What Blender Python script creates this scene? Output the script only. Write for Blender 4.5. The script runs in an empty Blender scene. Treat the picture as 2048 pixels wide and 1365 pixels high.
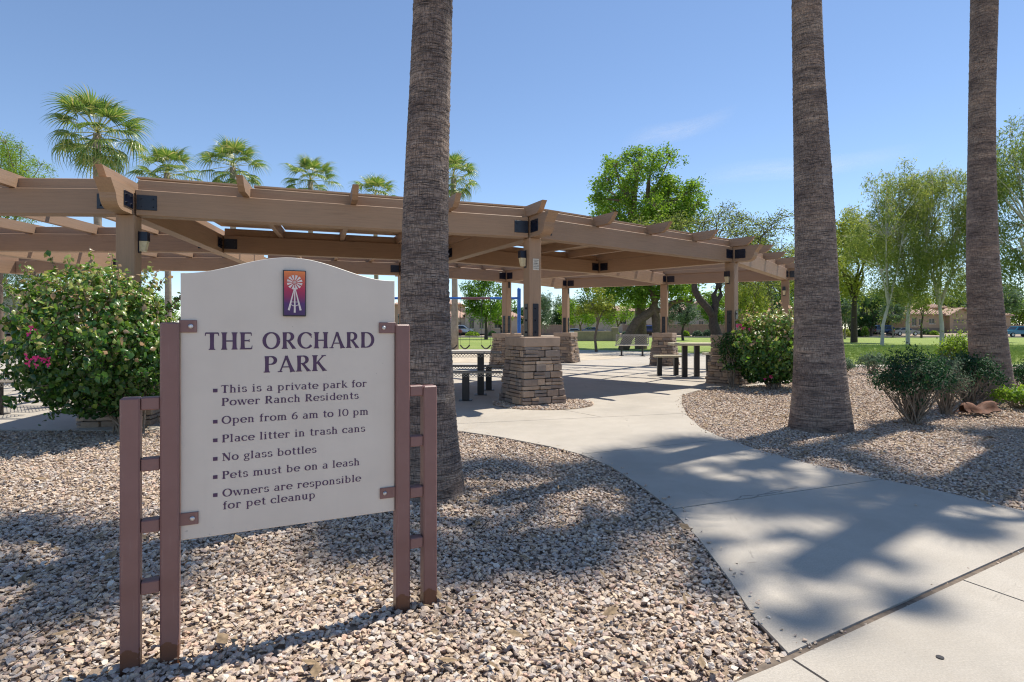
import bpy, bmesh, math, random
import numpy as np
from mathutils import Matrix, Vector, Euler
sc = bpy.context.scene
R = math.radians
rng = random.Random(7)
nr = np.random.default_rng(7)

# ---------------------------------------------------------------- camera, sky, sun, exposure
FPX, HOR, EYE = 1132.0, 658.7, 1.3
cam_d = bpy.data.cameras.new('camera'); cam = bpy.data.objects.new('camera', cam_d)
sc.collection.objects.link(cam); sc.camera = cam
cam.location = (0, 0, EYE); cam.rotation_euler = (R(90), 0, 0)
cam_d.sensor_width = 36.0; cam_d.lens = FPX / 2048 * 36.0
cam_d.shift_y = (HOR - 682.5) / 2048.0
cam_d.clip_end = 3000; cam_d.clip_start = 0.05

SUN_AZ = 52.0      # degrees clockwise from the view direction (+Y)
SUN_EL = 64.0
world = bpy.data.worlds.new('World'); sc.world = world; world.use_nodes = True
wn, wl = world.node_tree.nodes, world.node_tree.links
wn.clear()
sky = wn.new('ShaderNodeTexSky'); sky.sky_type = 'NISHITA'; sky.sun_disc = False
sky.sun_elevation = R(SUN_EL); sky.sun_rotation = R(SUN_AZ)
sky.air_density = 1.0; sky.dust_density = 0.0; sky.ozone_density = 2.0; sky.altitude = 1600
bg = wn.new('ShaderNodeBackground'); bg.inputs['Strength'].default_value = 0.138
wo = wn.new('ShaderNodeOutputWorld')
wl.new(sky.outputs[0], bg.inputs['Color']); wl.new(bg.outputs[0], wo.inputs['Surface'])
sd = bpy.data.lights.new('sun', 'SUN'); sun = bpy.data.objects.new('sun', sd); sc.collection.objects.link(sun)
sd.energy = 4.7; sd.angle = R(0.55); sd.color = (1.0, 0.93, 0.82)
sv = Vector((math.sin(R(SUN_AZ)) * math.cos(R(SUN_EL)), math.cos(R(SUN_AZ)) * math.cos(R(SUN_EL)), math.sin(R(SUN_EL))))
sun.rotation_euler = sv.to_track_quat('Z', 'Y').to_euler(); sun.location = sv * 60
sc.view_settings.view_transform = 'Standard'; sc.view_settings.look = 'None'
sc.view_settings.exposure = 0.36; sc.view_settings.gamma = 1.0; sc.view_settings.use_curve_mapping = False
sc.cycles.use_denoising = True; sc.cycles.filter_width = 1.15
sc.cycles.max_bounces = 6; sc.cycles.transparent_max_bounces = 16
sc.cycles.diffuse_bounces = 4; sc.cycles.glossy_bounces = 3; sc.cycles.caustics_reflective = False; sc.cycles.caustics_refractive = False

# ---------------------------------------------------------------- helpers
def gp(px, py):                       # ground point seen at a photo position
    d = FPX * EYE / (py - HOR)
    return ((px - 1024) / FPX * d, d)
def xa(px, y): return (px - 1024) / FPX * y
def za(py, y): return EYE + (HOR - py) * y / FPX

class MB:
    def __init__(s): s.v = []; s.f = []; s.m = []; s.uv = {}
    def add(s, verts, faces, mi=0):
        o = len(s.v); s.v.extend([tuple(p) for p in verts])
        for f in faces: s.f.append(tuple(i + o for i in f)); s.m.append(mi)
        return o
    def box(s, c, size, rot=None, mi=0):
        hx, hy, hz = size[0] / 2, size[1] / 2, size[2] / 2
        vs = [Vector((x * hx, y * hy, z * hz)) for x in (-1, 1) for y in (-1, 1) for z in (-1, 1)]
        if rot is not None: vs = [rot @ q for q in vs]
        c = Vector(c); vs = [q + c for q in vs]
        s.add(vs, [(0, 1, 3, 2), (4, 6, 7, 5), (0, 4, 5, 1), (2, 3, 7, 6), (0, 2, 6, 4), (1, 5, 7, 3)], mi)
    def cbox(s, c, size, ch=0.01, rot=None, mi=0, jit=0.0):
        h = [size[0] / 2, size[1] / 2, size[2] / 2]; ch = min(ch, min(h) * .6)
        idx = {}; vs = []
        for sx in (-1, 1):
            for sy in (-1, 1):
                for sz in (-1, 1):
                    sg = (sx, sy, sz)
                    j = [rng.uniform(-jit, jit) for _ in range(3)]
                    for k in range(3):
                        q = [sg[a] * (h[a] if a == k else h[a] - ch) + j[a] for a in range(3)]
                        idx[(sg, k)] = len(vs); vs.append(Vector(q))
        fs = []
        for k in range(3):
            a, b = (k + 1) % 3, (k + 2) % 3
            for sk in (-1, 1):
                qs = []
                for (sa, sb) in ((-1, -1), (1, -1), (1, 1), (-1, 1)):
                    sg = [0, 0, 0]; sg[k] = sk; sg[a] = sa; sg[b] = sb; qs.append(idx[(tuple(sg), k)])
                fs.append(tuple(qs if sk > 0 else qs[::-1]))
            # edges along axis k
            for sa in (-1, 1):
                for sb in (-1, 1):
                    g0 = [0, 0, 0]; g0[k] = -1; g0[a] = sa; g0[b] = sb
                    g1 = list(g0); g1[k] = 1
                    q = [idx[(tuple(g0), a)], idx[(tuple(g1), a)], idx[(tuple(g1), b)], idx[(tuple(g0), b)]]
                    fs.append(tuple(q if sa * sb < 0 else q[::-1]))
        for (sg) in [(x, y, z) for x in (-1, 1) for y in (-1, 1) for z in (-1, 1)]:
            q = [idx[(sg, 0)], idx[(sg, 1)], idx[(sg, 2)]]
            fs.append(tuple(q if sg[0] * sg[1] * sg[2] > 0 else q[::-1]))
        if rot is not None: vs = [rot @ q for q in vs]
        c = Vector(c); s.add([q + c for q in vs], fs, mi)
    def tube(s, pts, rad, n=6, cap=True, mi=0):
        pts = [Vector(p) for p in pts]; o = len(s.v); k = len(pts)
        up = Vector((0.13, 0.21, 1)).normalized()
        for i, p in enumerate(pts):
            t = (pts[min(i + 1, k - 1)] - pts[max(i - 1, 0)])
            if t.length < 1e-9: t = Vector((0, 0, 1))
            t.normalize(); a = t.cross(up)
            if a.length < .15: a = t.cross(Vector((1, .1, 0)))
            a.normalize(); b = t.cross(a)
            r = rad[i] if hasattr(rad, '__len__') else rad
            for j in range(n):
                w = 2 * math.pi * j / n
                s.v.append(tuple(p + a * (math.cos(w) * r) + b * (math.sin(w) * r)))
        for i in range(k - 1):
            for j in range(n):
                j2 = (j + 1) % n
                s.f.append((o + i * n + j, o + i * n + j2, o + (i + 1) * n + j2, o + (i + 1) * n + j)); s.m.append(mi)
        if cap:
            s.f.append(tuple(o + j for j in range(n))[::-1]); s.m.append(mi)
            s.f.append(tuple(o + (k - 1) * n + j for j in range(n))); s.m.append(mi)
    def prism(s, outline, d0, d1, mat=None, mi=0):
        """outline (x,z) extruded from y=d0 to y=d1"""
        n = len(outline); vs = [Vector((x, d0, z)) for x, z in outline] + [Vector((x, d1, z)) for x, z in outline]
        if mat is not None: vs = [mat @ q for q in vs]
        fs = [tuple(range(n)), tuple(range(2 * n - 1, n - 1, -1))]
        for i in range(n):
            j = (i + 1) % n; fs.append((i, i + n, j + n, j))
        s.add(vs, fs, mi)
    def slab(s, outline, z0, z1, mi=0):
        n = len(outline)
        ar = sum(outline[i][0] * outline[(i + 1) % n][1] - outline[(i + 1) % n][0] * outline[i][1] for i in range(n))
        if ar < 0: outline = outline[::-1]
        vs = [(x, y, z0) for x, y in outline] + [(x, y, z1) for x, y in outline]
        fs = [tuple(range(n))[::-1], tuple(range(n, 2 * n))]
        for i in range(n):
            j = (i + 1) % n; fs.append((i, j, j + n, i + n))
        s.add(vs, fs, mi)
    def mesh(s, name, mats, smooth=False):
        me = bpy.data.meshes.new(name); me.from_pydata(s.v, [], s.f)
        if not isinstance(mats, (list, tuple)): mats = [mats]
        for m in mats: me.materials.append(m)
        if len(mats) > 1: me.polygons.foreach_set('material_index', s.m)
        if smooth: me.polygons.foreach_set('use_smooth', [True] * len(s.f))
        me.update(); return me
    def build(s, name, mats, parent=None, smooth=False, loc=None, rot=None, **kw):
        return link(name, s.mesh(name, mats, smooth), parent, loc, rot, **kw)

def link(name, me, parent=None, loc=None, rot=None, mat=None, label=None, cat=None, group=None, kind=None):
    o = bpy.data.objects.new(name, me); sc.collection.objects.link(o)
    if parent is not None: o.parent = parent
    if mat is not None: o.matrix_local = mat
    if loc is not None: o.location = loc
    if rot is not None: o.rotation_euler = rot if hasattr(rot, '__len__') else (0, 0, rot)
    return tag(o, label, cat, group, kind)
def tag(o, label=None, cat=None, group=None, kind=None):
    if label: o['label'] = label
    if cat: o['category'] = cat
    if group: o['group'] = group
    if kind: o['kind'] = kind
    return o
def thing(name, loc, label, cat, group=None, rot=0):
    o = bpy.data.objects.new(name, None); sc.collection.objects.link(o)
    o.empty_display_size = .2; o.location = loc; o.rotation_euler = (0, 0, rot)
    return tag(o, label, cat, group)
def copy_tree(o, parent=None):
    c = o.copy(); sc.collection.objects.link(c)
    if parent is not None: c.parent = parent
    for ch in list(o.children): copy_tree(ch, c)
    return c

# ---------------------------------------------------------------- materials
class NT:
    def __init__(s, name):
        s.m = bpy.data.materials.new(name); s.m.use_nodes = True
        s.n = s.m.node_tree.nodes; s.l = s.m.node_tree.links; s.n.clear()
        s.out = s.n.new('ShaderNodeOutputMaterial')
        s.b = s.n.new('ShaderNodeBsdfPrincipled'); s.l.new(s.b.outputs[0], s.out.inputs['Surface'])
        s.tc = s.n.new('ShaderNodeTexCoord')
    def vec(s, coord='Object', scale=(1, 1, 1)):
        mp = s.n.new('ShaderNodeMapping'); mp.inputs['Scale'].default_value = scale
        s.l.new(s.tc.outputs[coord], mp.inputs['Vector']); return mp.outputs[0]
    def noise(s, vec, scale, detail=3, rough=.55, dist=0):
        t = s.n.new('ShaderNodeTexNoise'); s.l.new(vec, t.inputs['Vector'])
        t.inputs['Scale'].default_value = scale; t.inputs['Detail'].default_value = detail
        t.inputs['Roughness'].default_value = rough; t.inputs['Distortion'].default_value = dist
        return t.outputs['Fac']
    def vor(s, vec, scale, feature='F1', out='Distance'):
        t = s.n.new('ShaderNodeTexVoronoi'); t.feature = feature; s.l.new(vec, t.inputs['Vector'])
        t.inputs['Scale'].default_value = scale; return t.outputs[out]
    def ramp(s, fac, stops):
        t = s.n.new('ShaderNodeValToRGB'); s.l.new(fac, t.inputs['Fac'])
        e = t.color_ramp.elements
        while len(e) < len(stops): e.new(.5)
        for i, (p, c) in enumerate(stops):
            e[i].position = p; e[i].color = (c[0], c[1], c[2], 1) if hasattr(c, '__len__') else (c, c, c, 1)
        return t.outputs['Color']
    def math(s, op, a, b=None, c=None):
        t = s.n.new('ShaderNodeMath'); t.operation = op
        for i, q in enumerate((a, b, c)):
            if q is None: continue
            if hasattr(q, 'is_linked') or hasattr(q, 'node'): s.l.new(q, t.inputs[i])
            else: t.inputs[i].default_value = q
        return t.outputs[0]
    def mix(s, fac, a, b, mode='MIX'):
        t = s.n.new('ShaderNodeMix'); t.data_type = 'RGBA'; t.blend_type = mode
        for q, i in ((fac, 0), (a, 6), (b, 7)):
            if hasattr(q, 'node'): s.l.new(q, t.inputs[i])
            elif i == 0: t.inputs[0].default_value = q
            else: t.inputs[i].default_value = (q[0], q[1], q[2], 1)
        return t.outputs[2]
    def col(s, c):
        if hasattr(c, 'node'): s.l.new(c, s.b.inputs['Base Color'])
        else: s.b.inputs['Base Color'].default_value = (c[0], c[1], c[2], 1)
    def rough(s, r):
        if hasattr(r, 'node'): s.l.new(r, s.b.inputs['Roughness'])
        else: s.b.inputs['Roughness'].default_value = r
    def bump(s, h, strength=.5, dist=.01):
        t = s.n.new('ShaderNodeBump'); t.inputs['Strength'].default_value = strength
        t.inputs['Distance'].default_value = dist; s.l.new(h, t.inputs['Height'])
        s.l.new(t.outputs[0], s.b.inputs['Normal']); return t.outputs[0]
    def set(s, **k):
        for a, q in k.items(): s.b.inputs[a.replace('_', ' ')].default_value = q
    def rand(s):
        t = s.n.new('ShaderNodeObjectInfo'); return t.outputs['Random']

def plain(name, c, rough=.6, metal=0, var=.12, scale=6, bump=.0, coord='Object', spec=.5):
    t = NT(name); v = t.vec(coord)
    a = t.noise(v, scale, 4)
    lo = tuple(x * (1 - var) for x in c); hi = tuple(min(1, x * (1 + var)) for x in c)
    t.col(t.ramp(a, [(.3, lo), (.7, hi)])); t.rough(rough)
    t.b.inputs['Metallic'].default_value = metal
    t.b.inputs['Specular IOR Level'].default_value = spec
    if bump: t.bump(t.noise(v, scale * 8, 3), bump, .004)
    return t.m

M = {}
def mk_wood(name, c):
    t = NT(name); rn = t.rand()
    v = t.vec('Object', (1.1, 22, 22)); g = t.noise(v, 2.2, 5, .6, .4)
    v2 = t.vec('Object', (1, 1, 1)); big = t.noise(v2, 1.7, 3)
    sep = t.n.new('ShaderNodeSeparateXYZ'); t.l.new(t.tc.outputs['Object'], sep.inputs[0])
    lam = t.math('FRACT', t.math('MULTIPLY', sep.outputs['Z'], 1 / .042))
    line = t.math('LESS_THAN', lam, .05)
    a = t.ramp(g, [(.28, [x * .84 for x in c]), (.5, c), (.75, [min(1, x * 1.1) for x in c])])
    a = t.mix(t.math('MULTIPLY', line, .35), a, [x * .62 for x in c])
    a = t.mix(t.ramp(big, [(.35, 0), (.75, .5)]), a, [c[0] * 1.12, c[1] * 1.1, c[2] * 1.08])
    hs = t.n.new('ShaderNodeHueSaturation'); t.l.new(a, hs.inputs['Color'])
    t.l.new(t.math('MULTIPLY_ADD', rn, .14, .93), hs.inputs['Value'])
    t.col(hs.outputs[0]); t.rough(.62)
    hgt = t.math('SUBTRACT', t.math('MULTIPLY', g, .6), line)
    t.bump(hgt, .35, .004); return t.m
M['wood'] = mk_wood('painted_timber', (.345, .225, .145))
M['ceiling'] = mk_wood('painted_plywood', (.48, .34, .225))

def mk_stone(name, stops, bump=.8, sc_=9):
    t = NT(name); rn = t.rand(); v = t.vec('Object')
    n1 = t.noise(v, sc_, 6, .65); n2 = t.noise(v, sc_ * 5, 4, .7)
    base = t.ramp(rn, stops)
    t.col(t.mix(t.ramp(n1, [(.3, 0), (.75, .75)]), base, t.mix(1, base, (.55, .5, .46), 'MULTIPLY')))
    t.rough(.88); t.bump(t.math('ADD', n1, t.math('MULTIPLY', n2, .5)), bump, .012); return t.m
M['ledgestone'] = mk_stone('ledge_stone', [(0, (.20, .16, .14)), (.18, (.37, .27, .20)), (.34, (.28, .245, .225)), (.5, (.52, .375, .26)), (.66, (.38, .295, .23)), (.82, (.24, .195, .175)), (1, (.60, .45, .33))])
M['mortar'] = plain('dark_mortar', (.05, .04, .035), .95, var=.3, scale=20)
M['cap'] = plain('cast_stone_cap', (.40, .29, .215), .85, var=.12, scale=7, bump=.35)
M['black'] = plain('black_powdercoat', (.006, .008, .02), .3, var=.2)
M['blackleg'] = plain('dark_steel_leg', (.022, .018, .018), .45, var=.3)
M['maroon'] = None
def mk_post(rusty=True):
    t = NT('maroon_paint'); v = t.vec('Object'); v2 = t.vec('Object', (20, 20, 1.2))
    n = t.noise(v, 5, 4); st = t.noise(v2, 3, 4, .7)
    sep = t.n.new('ShaderNodeSeparateXYZ'); t.l.new(t.tc.outputs['Object'], sep.inputs[0])
    c = t.ramp(n, [(.3, (.185, .095, .088)), (.7, (.235, .13, .122))])
    c = t.mix(t.ramp(st, [(.6, 0), (.72, .35)]), c, (.30, .21, .20))
    rust = t.math('MULTIPLY', float(rusty), t.math('LESS_THAN', t.math('ADD', sep.outputs['Z'], t.math('MULTIPLY', t.noise(v, 22, 4), .16)), .125))
    c = t.mix(t.math('MULTIPLY', rust, .8), c, (.13, .05, .018))
    chip = t.ramp(t.noise(t.vec('Object', (1, 1, .4)), 60, 2), [(.76, 0), (.79, 1)])
    c = t.mix(t.math('MULTIPLY', chip, .6), c, (.45, .38, .36))
    t.col(c); t.rough(t.ramp(n, [(.3, .32), (.7, .5)])); t.bump(t.noise(v, 180, 2), .12, .002); return t.m
M['maroon'] = mk_post(); M['maroon2'] = mk_post(False)
def mk_panel():
    t = NT('sign_panel_paint'); v = t.vec('Object')
    n = t.noise(v, 3.5, 5); fine = t.noise(v, 90, 3)
    streak = t.noise(t.vec('Object', (9, 1, .55)), 1.6, 5, .7)
    c = t.ramp(n, [(.3, (.60, .555, .495)), (.7, (.66, .615, .55))])
    c = t.mix(t.ramp(streak, [(.55, 0), (.8, .2)]), c, (.50, .465, .42))
    c = t.mix(t.ramp(t.noise(v, 38, 1), [(.79, 0), (.82, .5)]), c, (.33, .31, .29))
    t.col(c); t.rough(.5); t.bump(fine, .07, .002); return t.m
M['panel'] = mk_panel()
M['purple'] = plain('purple_vinyl', (.068, .030, .088), .45, var=.15, scale=30)
M['bolt'] = plain('zinc_bolt', (.55, .55, .56), .35, .8, var=.2, scale=60)
M['white_plate'] = plain('white_sign_enamel', (.62, .57, .49), .5, var=.08)
M['white_relief'] = plain('white_relief', (.72, .66, .64), .5, var=.08, scale=40)
def mk_emblem():
    t = NT('emblem_enamel'); sep = t.n.new('ShaderNodeSeparateXYZ'); t.l.new(t.tc.outputs['Object'], sep.inputs[0])
    z = t.math('MULTIPLY_ADD', sep.outputs['Z'], 1 / .20, .5)
    z = t.math('ADD', z, t.math('MULTIPLY', t.noise(t.vec('Object'), 30, 3), .05))
    t.col(t.ramp(z, [(.05, (.045, .012, .10)), (.30, (.07, .012, .14)), (.45, (.24, .006, .09)), (.62, (.42, .012, .07)), (.82, (.55, .09, .04)), (.98, (.72, .20, .045))]))
    t.rough(.3); return t.m
M['emblem'] = mk_emblem()

def mk_concrete(name, c):
    t = NT(name); v = t.vec('Object')
    big = t.noise(v, .7, 6, .65); mid = t.noise(v, 4, 6, .7); fine = t.noise(v, 120, 4, .75); sp = t.noise(v, 34, 3, .6)
    broom = t.noise(t.vec('Object', (8, 90, 1)), 2.2, 3, .6)
    a = t.ramp(big, [(.3, [x * .80 for x in c]), (.5, c), (.7, [min(1, x * 1.09) for x in c])])
    a = t.mix(t.ramp(mid, [(.40, .0), (.70, .5)]), a, [c[0] * .80, c[1] * .78, c[2] * .75])
    a = t.mix(t.ramp(fine, [(.36, .5), (.58, 0)]), a, [x * .55 for x in c])
    a = t.mix(t.ramp(fine, [(.60, 0), (.72, .4)]), a, [min(1, x * 1.35) for x in c])
    a = t.mix(t.ramp(sp, [(.70, 0), (.76, .6)]), a, [x * .5 for x in c])
    a = t.mix(t.ramp(broom, [(.38, .22), (.55, 0)]), a, [x * .7 for x in c])
    cr = t.vor(t.vec('Object', (1, 1, 1)), .55, 'DISTANCE_TO_EDGE')
    wob = t.math('ADD', cr, t.math('MULTIPLY', t.noise(v, 3, 4), .05))
    crk = t.math('MULTIPLY', t.math('LESS_THAN', t.math('ABSOLUTE', t.math('SUBTRACT', wob, .028)), .0016), t.ramp(big, [(.52, 0), (.6, .7)]))
    a = t.mix(crk, a, [x * .35 for x in c])
    t.col(a); t.rough(.85)
    t.bump(t.math('ADD', fine, t.math('MULTIPLY', broom, .8)), .4, .004); return t.m
M['concrete'] = mk_concrete('sidewalk_concrete', (.49, .445, .38))
M['joint'] = plain('joint_filler', (.16, .125, .095), .95, var=.35, scale=25, bump=.5)
M['gravelbed'] = plain('decomposed_gravel_bed', (.30, .23, .17), .95, var=.4, scale=30, bump=1)
def mk_gravel(name='gravel_stone'):
    t = NT(name); rn = t.rand(); v = t.vec('Object')
    n = t.noise(v, 2.2, 4, .6)
    c = t.ramp(rn, [(0, (.32, .255, .215)), (.12, (.56, .435, .325)), (.26, (.70, .54, .385)), (.38, (.46, .385, .33)), (.5, (.76, .62, .465)), (.62, (.58, .44, .345)), (.72, (.50, .45, .415)), (.82, (.80, .72, .62)), (.9, (.42, .34, .30)), (1, (.68, .46, .34))])
    t.col(t.mix(t.ramp(n, [(.3, 0), (.8, .5)]), c, t.mix(1, c, (.6, .56, .52), 'MULTIPLY'))); t.rough(.85)
    t.bump(n, .3, .1); return t.m
M['gravel'] = mk_gravel()
def mk_gravel_far():
    t = NT('distant_gravel'); v = t.vec('Object')
    d = t.vor(v, 26); cl = t.vor(v, 26, 'F1', 'Color'); sp = t.n.new('ShaderNodeSeparateColor'); t.l.new(cl, sp.inputs[0])
    c = t.ramp(sp.outputs[0], [(0, (.30, .23, .19)), (.4, (.54, .42, .31)), (.8, (.62, .50, .38)), (1, (.44, .35, .30))])
    t.col(t.mix(t.ramp(d, [(.35, 0), (.6, .7)]), c, (.12, .09, .07))); t.rough(.9); t.bump(t.math('SUBTRACT', 1, d), .8, .02); return t.m
M['gravelfar'] = mk_gravel_far()
def mk_lawn():
    t = NT('mown_lawn'); v = t.vec('Object')
    a = t.noise(v, .22, 5, .6); b = t.noise(v, 3, 4, .7); f = t.noise(t.vec('Object', (1, .35, 1)), 40, 3, .8)
    c = t.ramp(a, [(.3, (.21, .30, .04)), (.55, (.28, .37, .06)), (.75, (.38, .38, .12))])
    c = t.mix(t.ramp(b, [(.4, 0), (.75, .5)]), c, (.26, .26, .10))
    c = t.mix(t.ramp(f, [(.35, .5), (.6, 0)]), c, (.06, .10, .018))
    t.col(c); t.rough(.9); t.bump(f, 1, .05); return t.m
M['lawn'] = mk_lawn()
M['sand'] = plain('play_sand', (.50, .42, .31), .95, var=.15, scale=2)
M['asphalt'] = plain('asphalt', (.055, .053, .052), .9, var=.2, scale=3)
M['dirt'] = plain('desert_dirt', (.33, .26, .19), .95, var=.25, scale=.4)

def mk_trunk(name, dark, mid, light):
    t = NT(name); 
    def uv(sc_): return t.vec('UV', sc_)
    ring = t.noise(uv((.9, 13, 1)), 1.6, 5, .68, .9)
    crack = t.noise(uv((4.2, 58, 1)), 1.1, 4, .62, 2.2)
    fis = t.noise(uv((150, 13, 1)), 1.0, 4, .7, .5)
    fis2 = t.noise(uv((58, 6.5, 1)), 1.0, 4, .65, 1.1)
    blotch = t.noise(uv((.8, .9, 1)), 2.4, 6, .7)
    patch = t.noise(uv((1, 1, 1)), 3.4, 4, .6)
    zone = t.noise(uv((.35, 2.2, 1)), 1.3, 4, .6)
    c = t.ramp(t.math('MULTIPLY_ADD', blotch, .66, t.math('MULTIPLY', ring, .38)), [(.37, dark), (.51, mid), (.66, light)])
    c = t.mix(t.ramp(fis, [(.34, .5), (.50, 0)]), c, [x * .5 for x in dark])
    c = t.mix(t.math('MULTIPLY', t.ramp(fis2, [(.34, 1), (.40, 0)]), t.ramp(patch, [(.45, .0), (.65, .7)])), c, [x * .25 for x in dark])
    c = t.mix(t.math('MULTIPLY', t.ramp(crack, [(.36, 1), (.43, 0)]), t.ramp(patch, [(.38, .9), (.62, .35)])), c, [x * .25 for x in dark])
    c = t.mix(t.ramp(crack, [(.58, 0), (.70, .45)]), c, [min(1, x * 1.25) for x in light])
    c = t.mix(t.ramp(zone, [(.40, .55), (.52, 0)]), c, t.mix(1, c, (.50, .46, .48), 'MULTIPLY'))
    c = t.mix(t.ramp(zone, [(.54, 0), (.66, .5)]), c, t.mix(1, c, (1.5, 1.38, 1.25), 'MULTIPLY'))
    t.col(c); t.rough(.9)
    h = t.math('ADD', t.math('MULTIPLY', t.ramp(fis, [(.3, 0), (.5, 1)]), .5), t.math('MULTIPLY', t.ramp(crack, [(.34, 0), (.46, 1)]), .7))
    h = t.math('ADD', h, t.math('MULTIPLY', ring, 1.2))
    t.bump(h, 1.0, .016); return t.m
M['palmtrunk'] = mk_trunk('palm_bark', (.165, .125, .112), (.31, .24, .20), (.50, .395, .315))
M['palmtrunkfar'] = plain('far_palm_bark', (.30, .245, .19), .9, var=.25, scale=4)
M['petiole'] = plain('palm_petiole', (.30, .26, .09), .6, var=.2)

def mk_leaf(name, stops, trans=.35, rough=.5, spec=.3):
    t = NT(name)
    at = t.n.new('ShaderNodeAttribute'); at.attribute_name = 'tint'
    c = t.ramp(at.outputs['Fac'], stops)
    t.col(c); t.rough(rough); t.b.inputs['Specular IOR Level'].default_value = spec
    tr = t.n.new('ShaderNodeBsdfTranslucent')
    hs = t.n.new('ShaderNodeHueSaturation'); t.l.new(c, hs.inputs['Color']); hs.inputs['Value'].default_value = 1.5; hs.inputs['Saturation'].default_value = 1.1; hs.inputs['Hue'].default_value = .49
    t.l.new(hs.outputs[0], tr.inputs['Color'])
    mx = t.n.new('ShaderNodeMixShader'); mx.inputs[0].default_value = trans
    t.l.new(t.b.outputs[0], mx.inputs[1]); t.l.new(tr.outputs[0], mx.inputs[2]); t.l.new(mx.outputs[0], t.out.inputs['Surface'])
    return t.m
L = dict(
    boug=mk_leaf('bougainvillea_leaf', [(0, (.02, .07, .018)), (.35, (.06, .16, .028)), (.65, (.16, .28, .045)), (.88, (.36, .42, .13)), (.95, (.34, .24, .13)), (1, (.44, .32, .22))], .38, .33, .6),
    ash=mk_leaf('ash_leaf', [(0, (.07, .15, .02)), (.5, (.17, .30, .04)), (1, (.33, .44, .09))], .46),
    euc=mk_leaf('eucalyptus_leaf', [(0, (.09, .15, .04)), (.5, (.22, .28, .07)), (1, (.42, .44, .15))], .48),
    mesq=mk_leaf('mesquite_leaf', [(0, (.10, .15, .035)), (.5, (.20, .26, .06)), (1, (.32, .35, .10))], .45),
    lime=mk_leaf('palo_verde_leaf', [(0, (.10, .19, .025)), (.5, (.19, .31, .04)), (1, (.32, .42, .08))], .45),
    yel=mk_leaf('yellow_green_leaf', [(0, (.12, .17, .03)), (.5, (.27, .32, .055)), (1, (.46, .46, .11))], .46),
    dark=mk_leaf('dark_evergreen_leaf', [(0, (.02, .06, .02)), (.5, (.045, .11, .03)), (1, (.09, .17, .05))], .3),
    blue=mk_leaf('blue_green_leaf', [(0, (.06, .11, .06)), (.5, (.12, .18, .10)), (1, (.21, .27, .16))], .35),
    palm=mk_leaf('palm_leaf', [(0, (.035, .10, .02)), (.5, (.13, .22, .045)), (.85, (.30, .36, .10)), (1, (.48, .42, .18))], .35, .3, .7),
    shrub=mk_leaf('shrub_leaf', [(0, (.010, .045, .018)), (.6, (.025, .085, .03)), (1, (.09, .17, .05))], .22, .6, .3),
    grey=mk_leaf('sage_leaf', [(0, (.06, .11, .07)), (.6, (.12, .18, .11)), (1, (.20, .26, .16))], .3, .65, .2),
)
M['branch'] = plain('brown_branch', (.16, .115, .085), .9, var=.3, scale=9, bump=.5)
M['darkbranch'] = plain('dark_branch', (.065, .048, .04), .9, var=.3, scale=9)
M['whitebark'] = plain('white_eucalyptus_bark', (.58, .54, .48), .8, var=.2, scale=1.4)
M['greybranch'] = plain('grey_twig', (.26, .215, .17), .9, var=.3, scale=12)
M['magenta'] = plain('magenta_bract', (.62, .015, .20), .5, var=.2, scale=60)
M['rust'] = plain('dried_palm_boot', (.13, .055, .030), .8, var=.45, scale=14, bump=.8)
# ---------------------------------------------------------------- ground, lawn, road
def clip(poly, p, n):                 # keep the side where (q-p).n >= 0
    out = []
    for i in range(len(poly)):
        a, b = poly[i], poly[(i + 1) % len(poly)]
        da = (a[0] - p[0]) * n[0] + (a[1] - p[1]) * n[1]; db = (b[0] - p[0]) * n[0] + (b[1] - p[1]) * n[1]
        if da >= 0: out.append(a)
        if da * db < 0:
            t = da / (da - db); out.append((a[0] + (b[0] - a[0]) * t, a[1] + (b[1] - a[1]) * t))
    return out
from mathutils.geometry import tessellate_polygon
def tris_of(poly):
    vs = [Vector((p[0], p[1], 0)) for p in poly]
    return [[(vs[i].x, vs[i].y) for i in t] for t in tessellate_polygon([vs])]
def clip_all(ts, p, n):
    out = []
    for t in ts:
        c = clip(t, p, n)
        if len(c) > 2: out.append(c)
    return out
def split_ts(ts, p, q, gap):
    d = Vector((q[0] - p[0], q[1] - p[1])).normalized(); n = (-d.y, d.x)
    return (clip_all(ts, (p[0] + n[0] * gap / 2, p[1] + n[1] * gap / 2), n),
            clip_all(ts, (p[0] - n[0] * gap / 2, p[1] - n[1] * gap / 2), (-n[0], -n[1])))
def slab_ts(b, ts, z0, z1, walls=True):
    key = lambda p: (round(p[0], 5), round(p[1], 5)); cnt = {}
    for t in ts:
        ar = sum(t[i][0] * t[(i + 1) % len(t)][1] - t[(i + 1) % len(t)][0] * t[i][1] for i in range(len(t)))
        if abs(ar) < 1e-7: continue
        if ar < 0: t = t[::-1]
        b.add([(x, y, z1) for x, y in t], [tuple(range(len(t)))])
        for i in range(len(t)):
            a, c = key(t[i]), key(t[(i + 1) % len(t)])
            if a == c: continue
            if (c, a) in cnt: del cnt[(c, a)]
            else: cnt[(a, c)] = 1
    e = .005
    if walls:
        for a, c in cnt: b.add([(a[0], a[1], z0), (c[0], c[1], z0), (c[0], c[1], z1), (a[0], a[1], z1)], [(0, 1, 2, 3)])
def ngon(name, pts, z, m, kind='structure', sub=0, parent=None):
    b = MB(); slab_ts(b, tris_of(pts), 0, z, False)
    o = b.build(name, m, parent)
    if parent is None: o['kind'] = kind
    return o
g = MB()
g.add([(-900, -60, -.07), (900, -60, -.07), (900, 97, -.07), (-900, 97, -.07), (900, 108, .5), (-900, 108, .5), (900, 900, .9), (-900, 900, .9)],
      [(0, 1, 2, 3), (3, 2, 4, 5), (5, 4, 6, 7)])
g.build('ground', M['dirt'], kind='structure')
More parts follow.
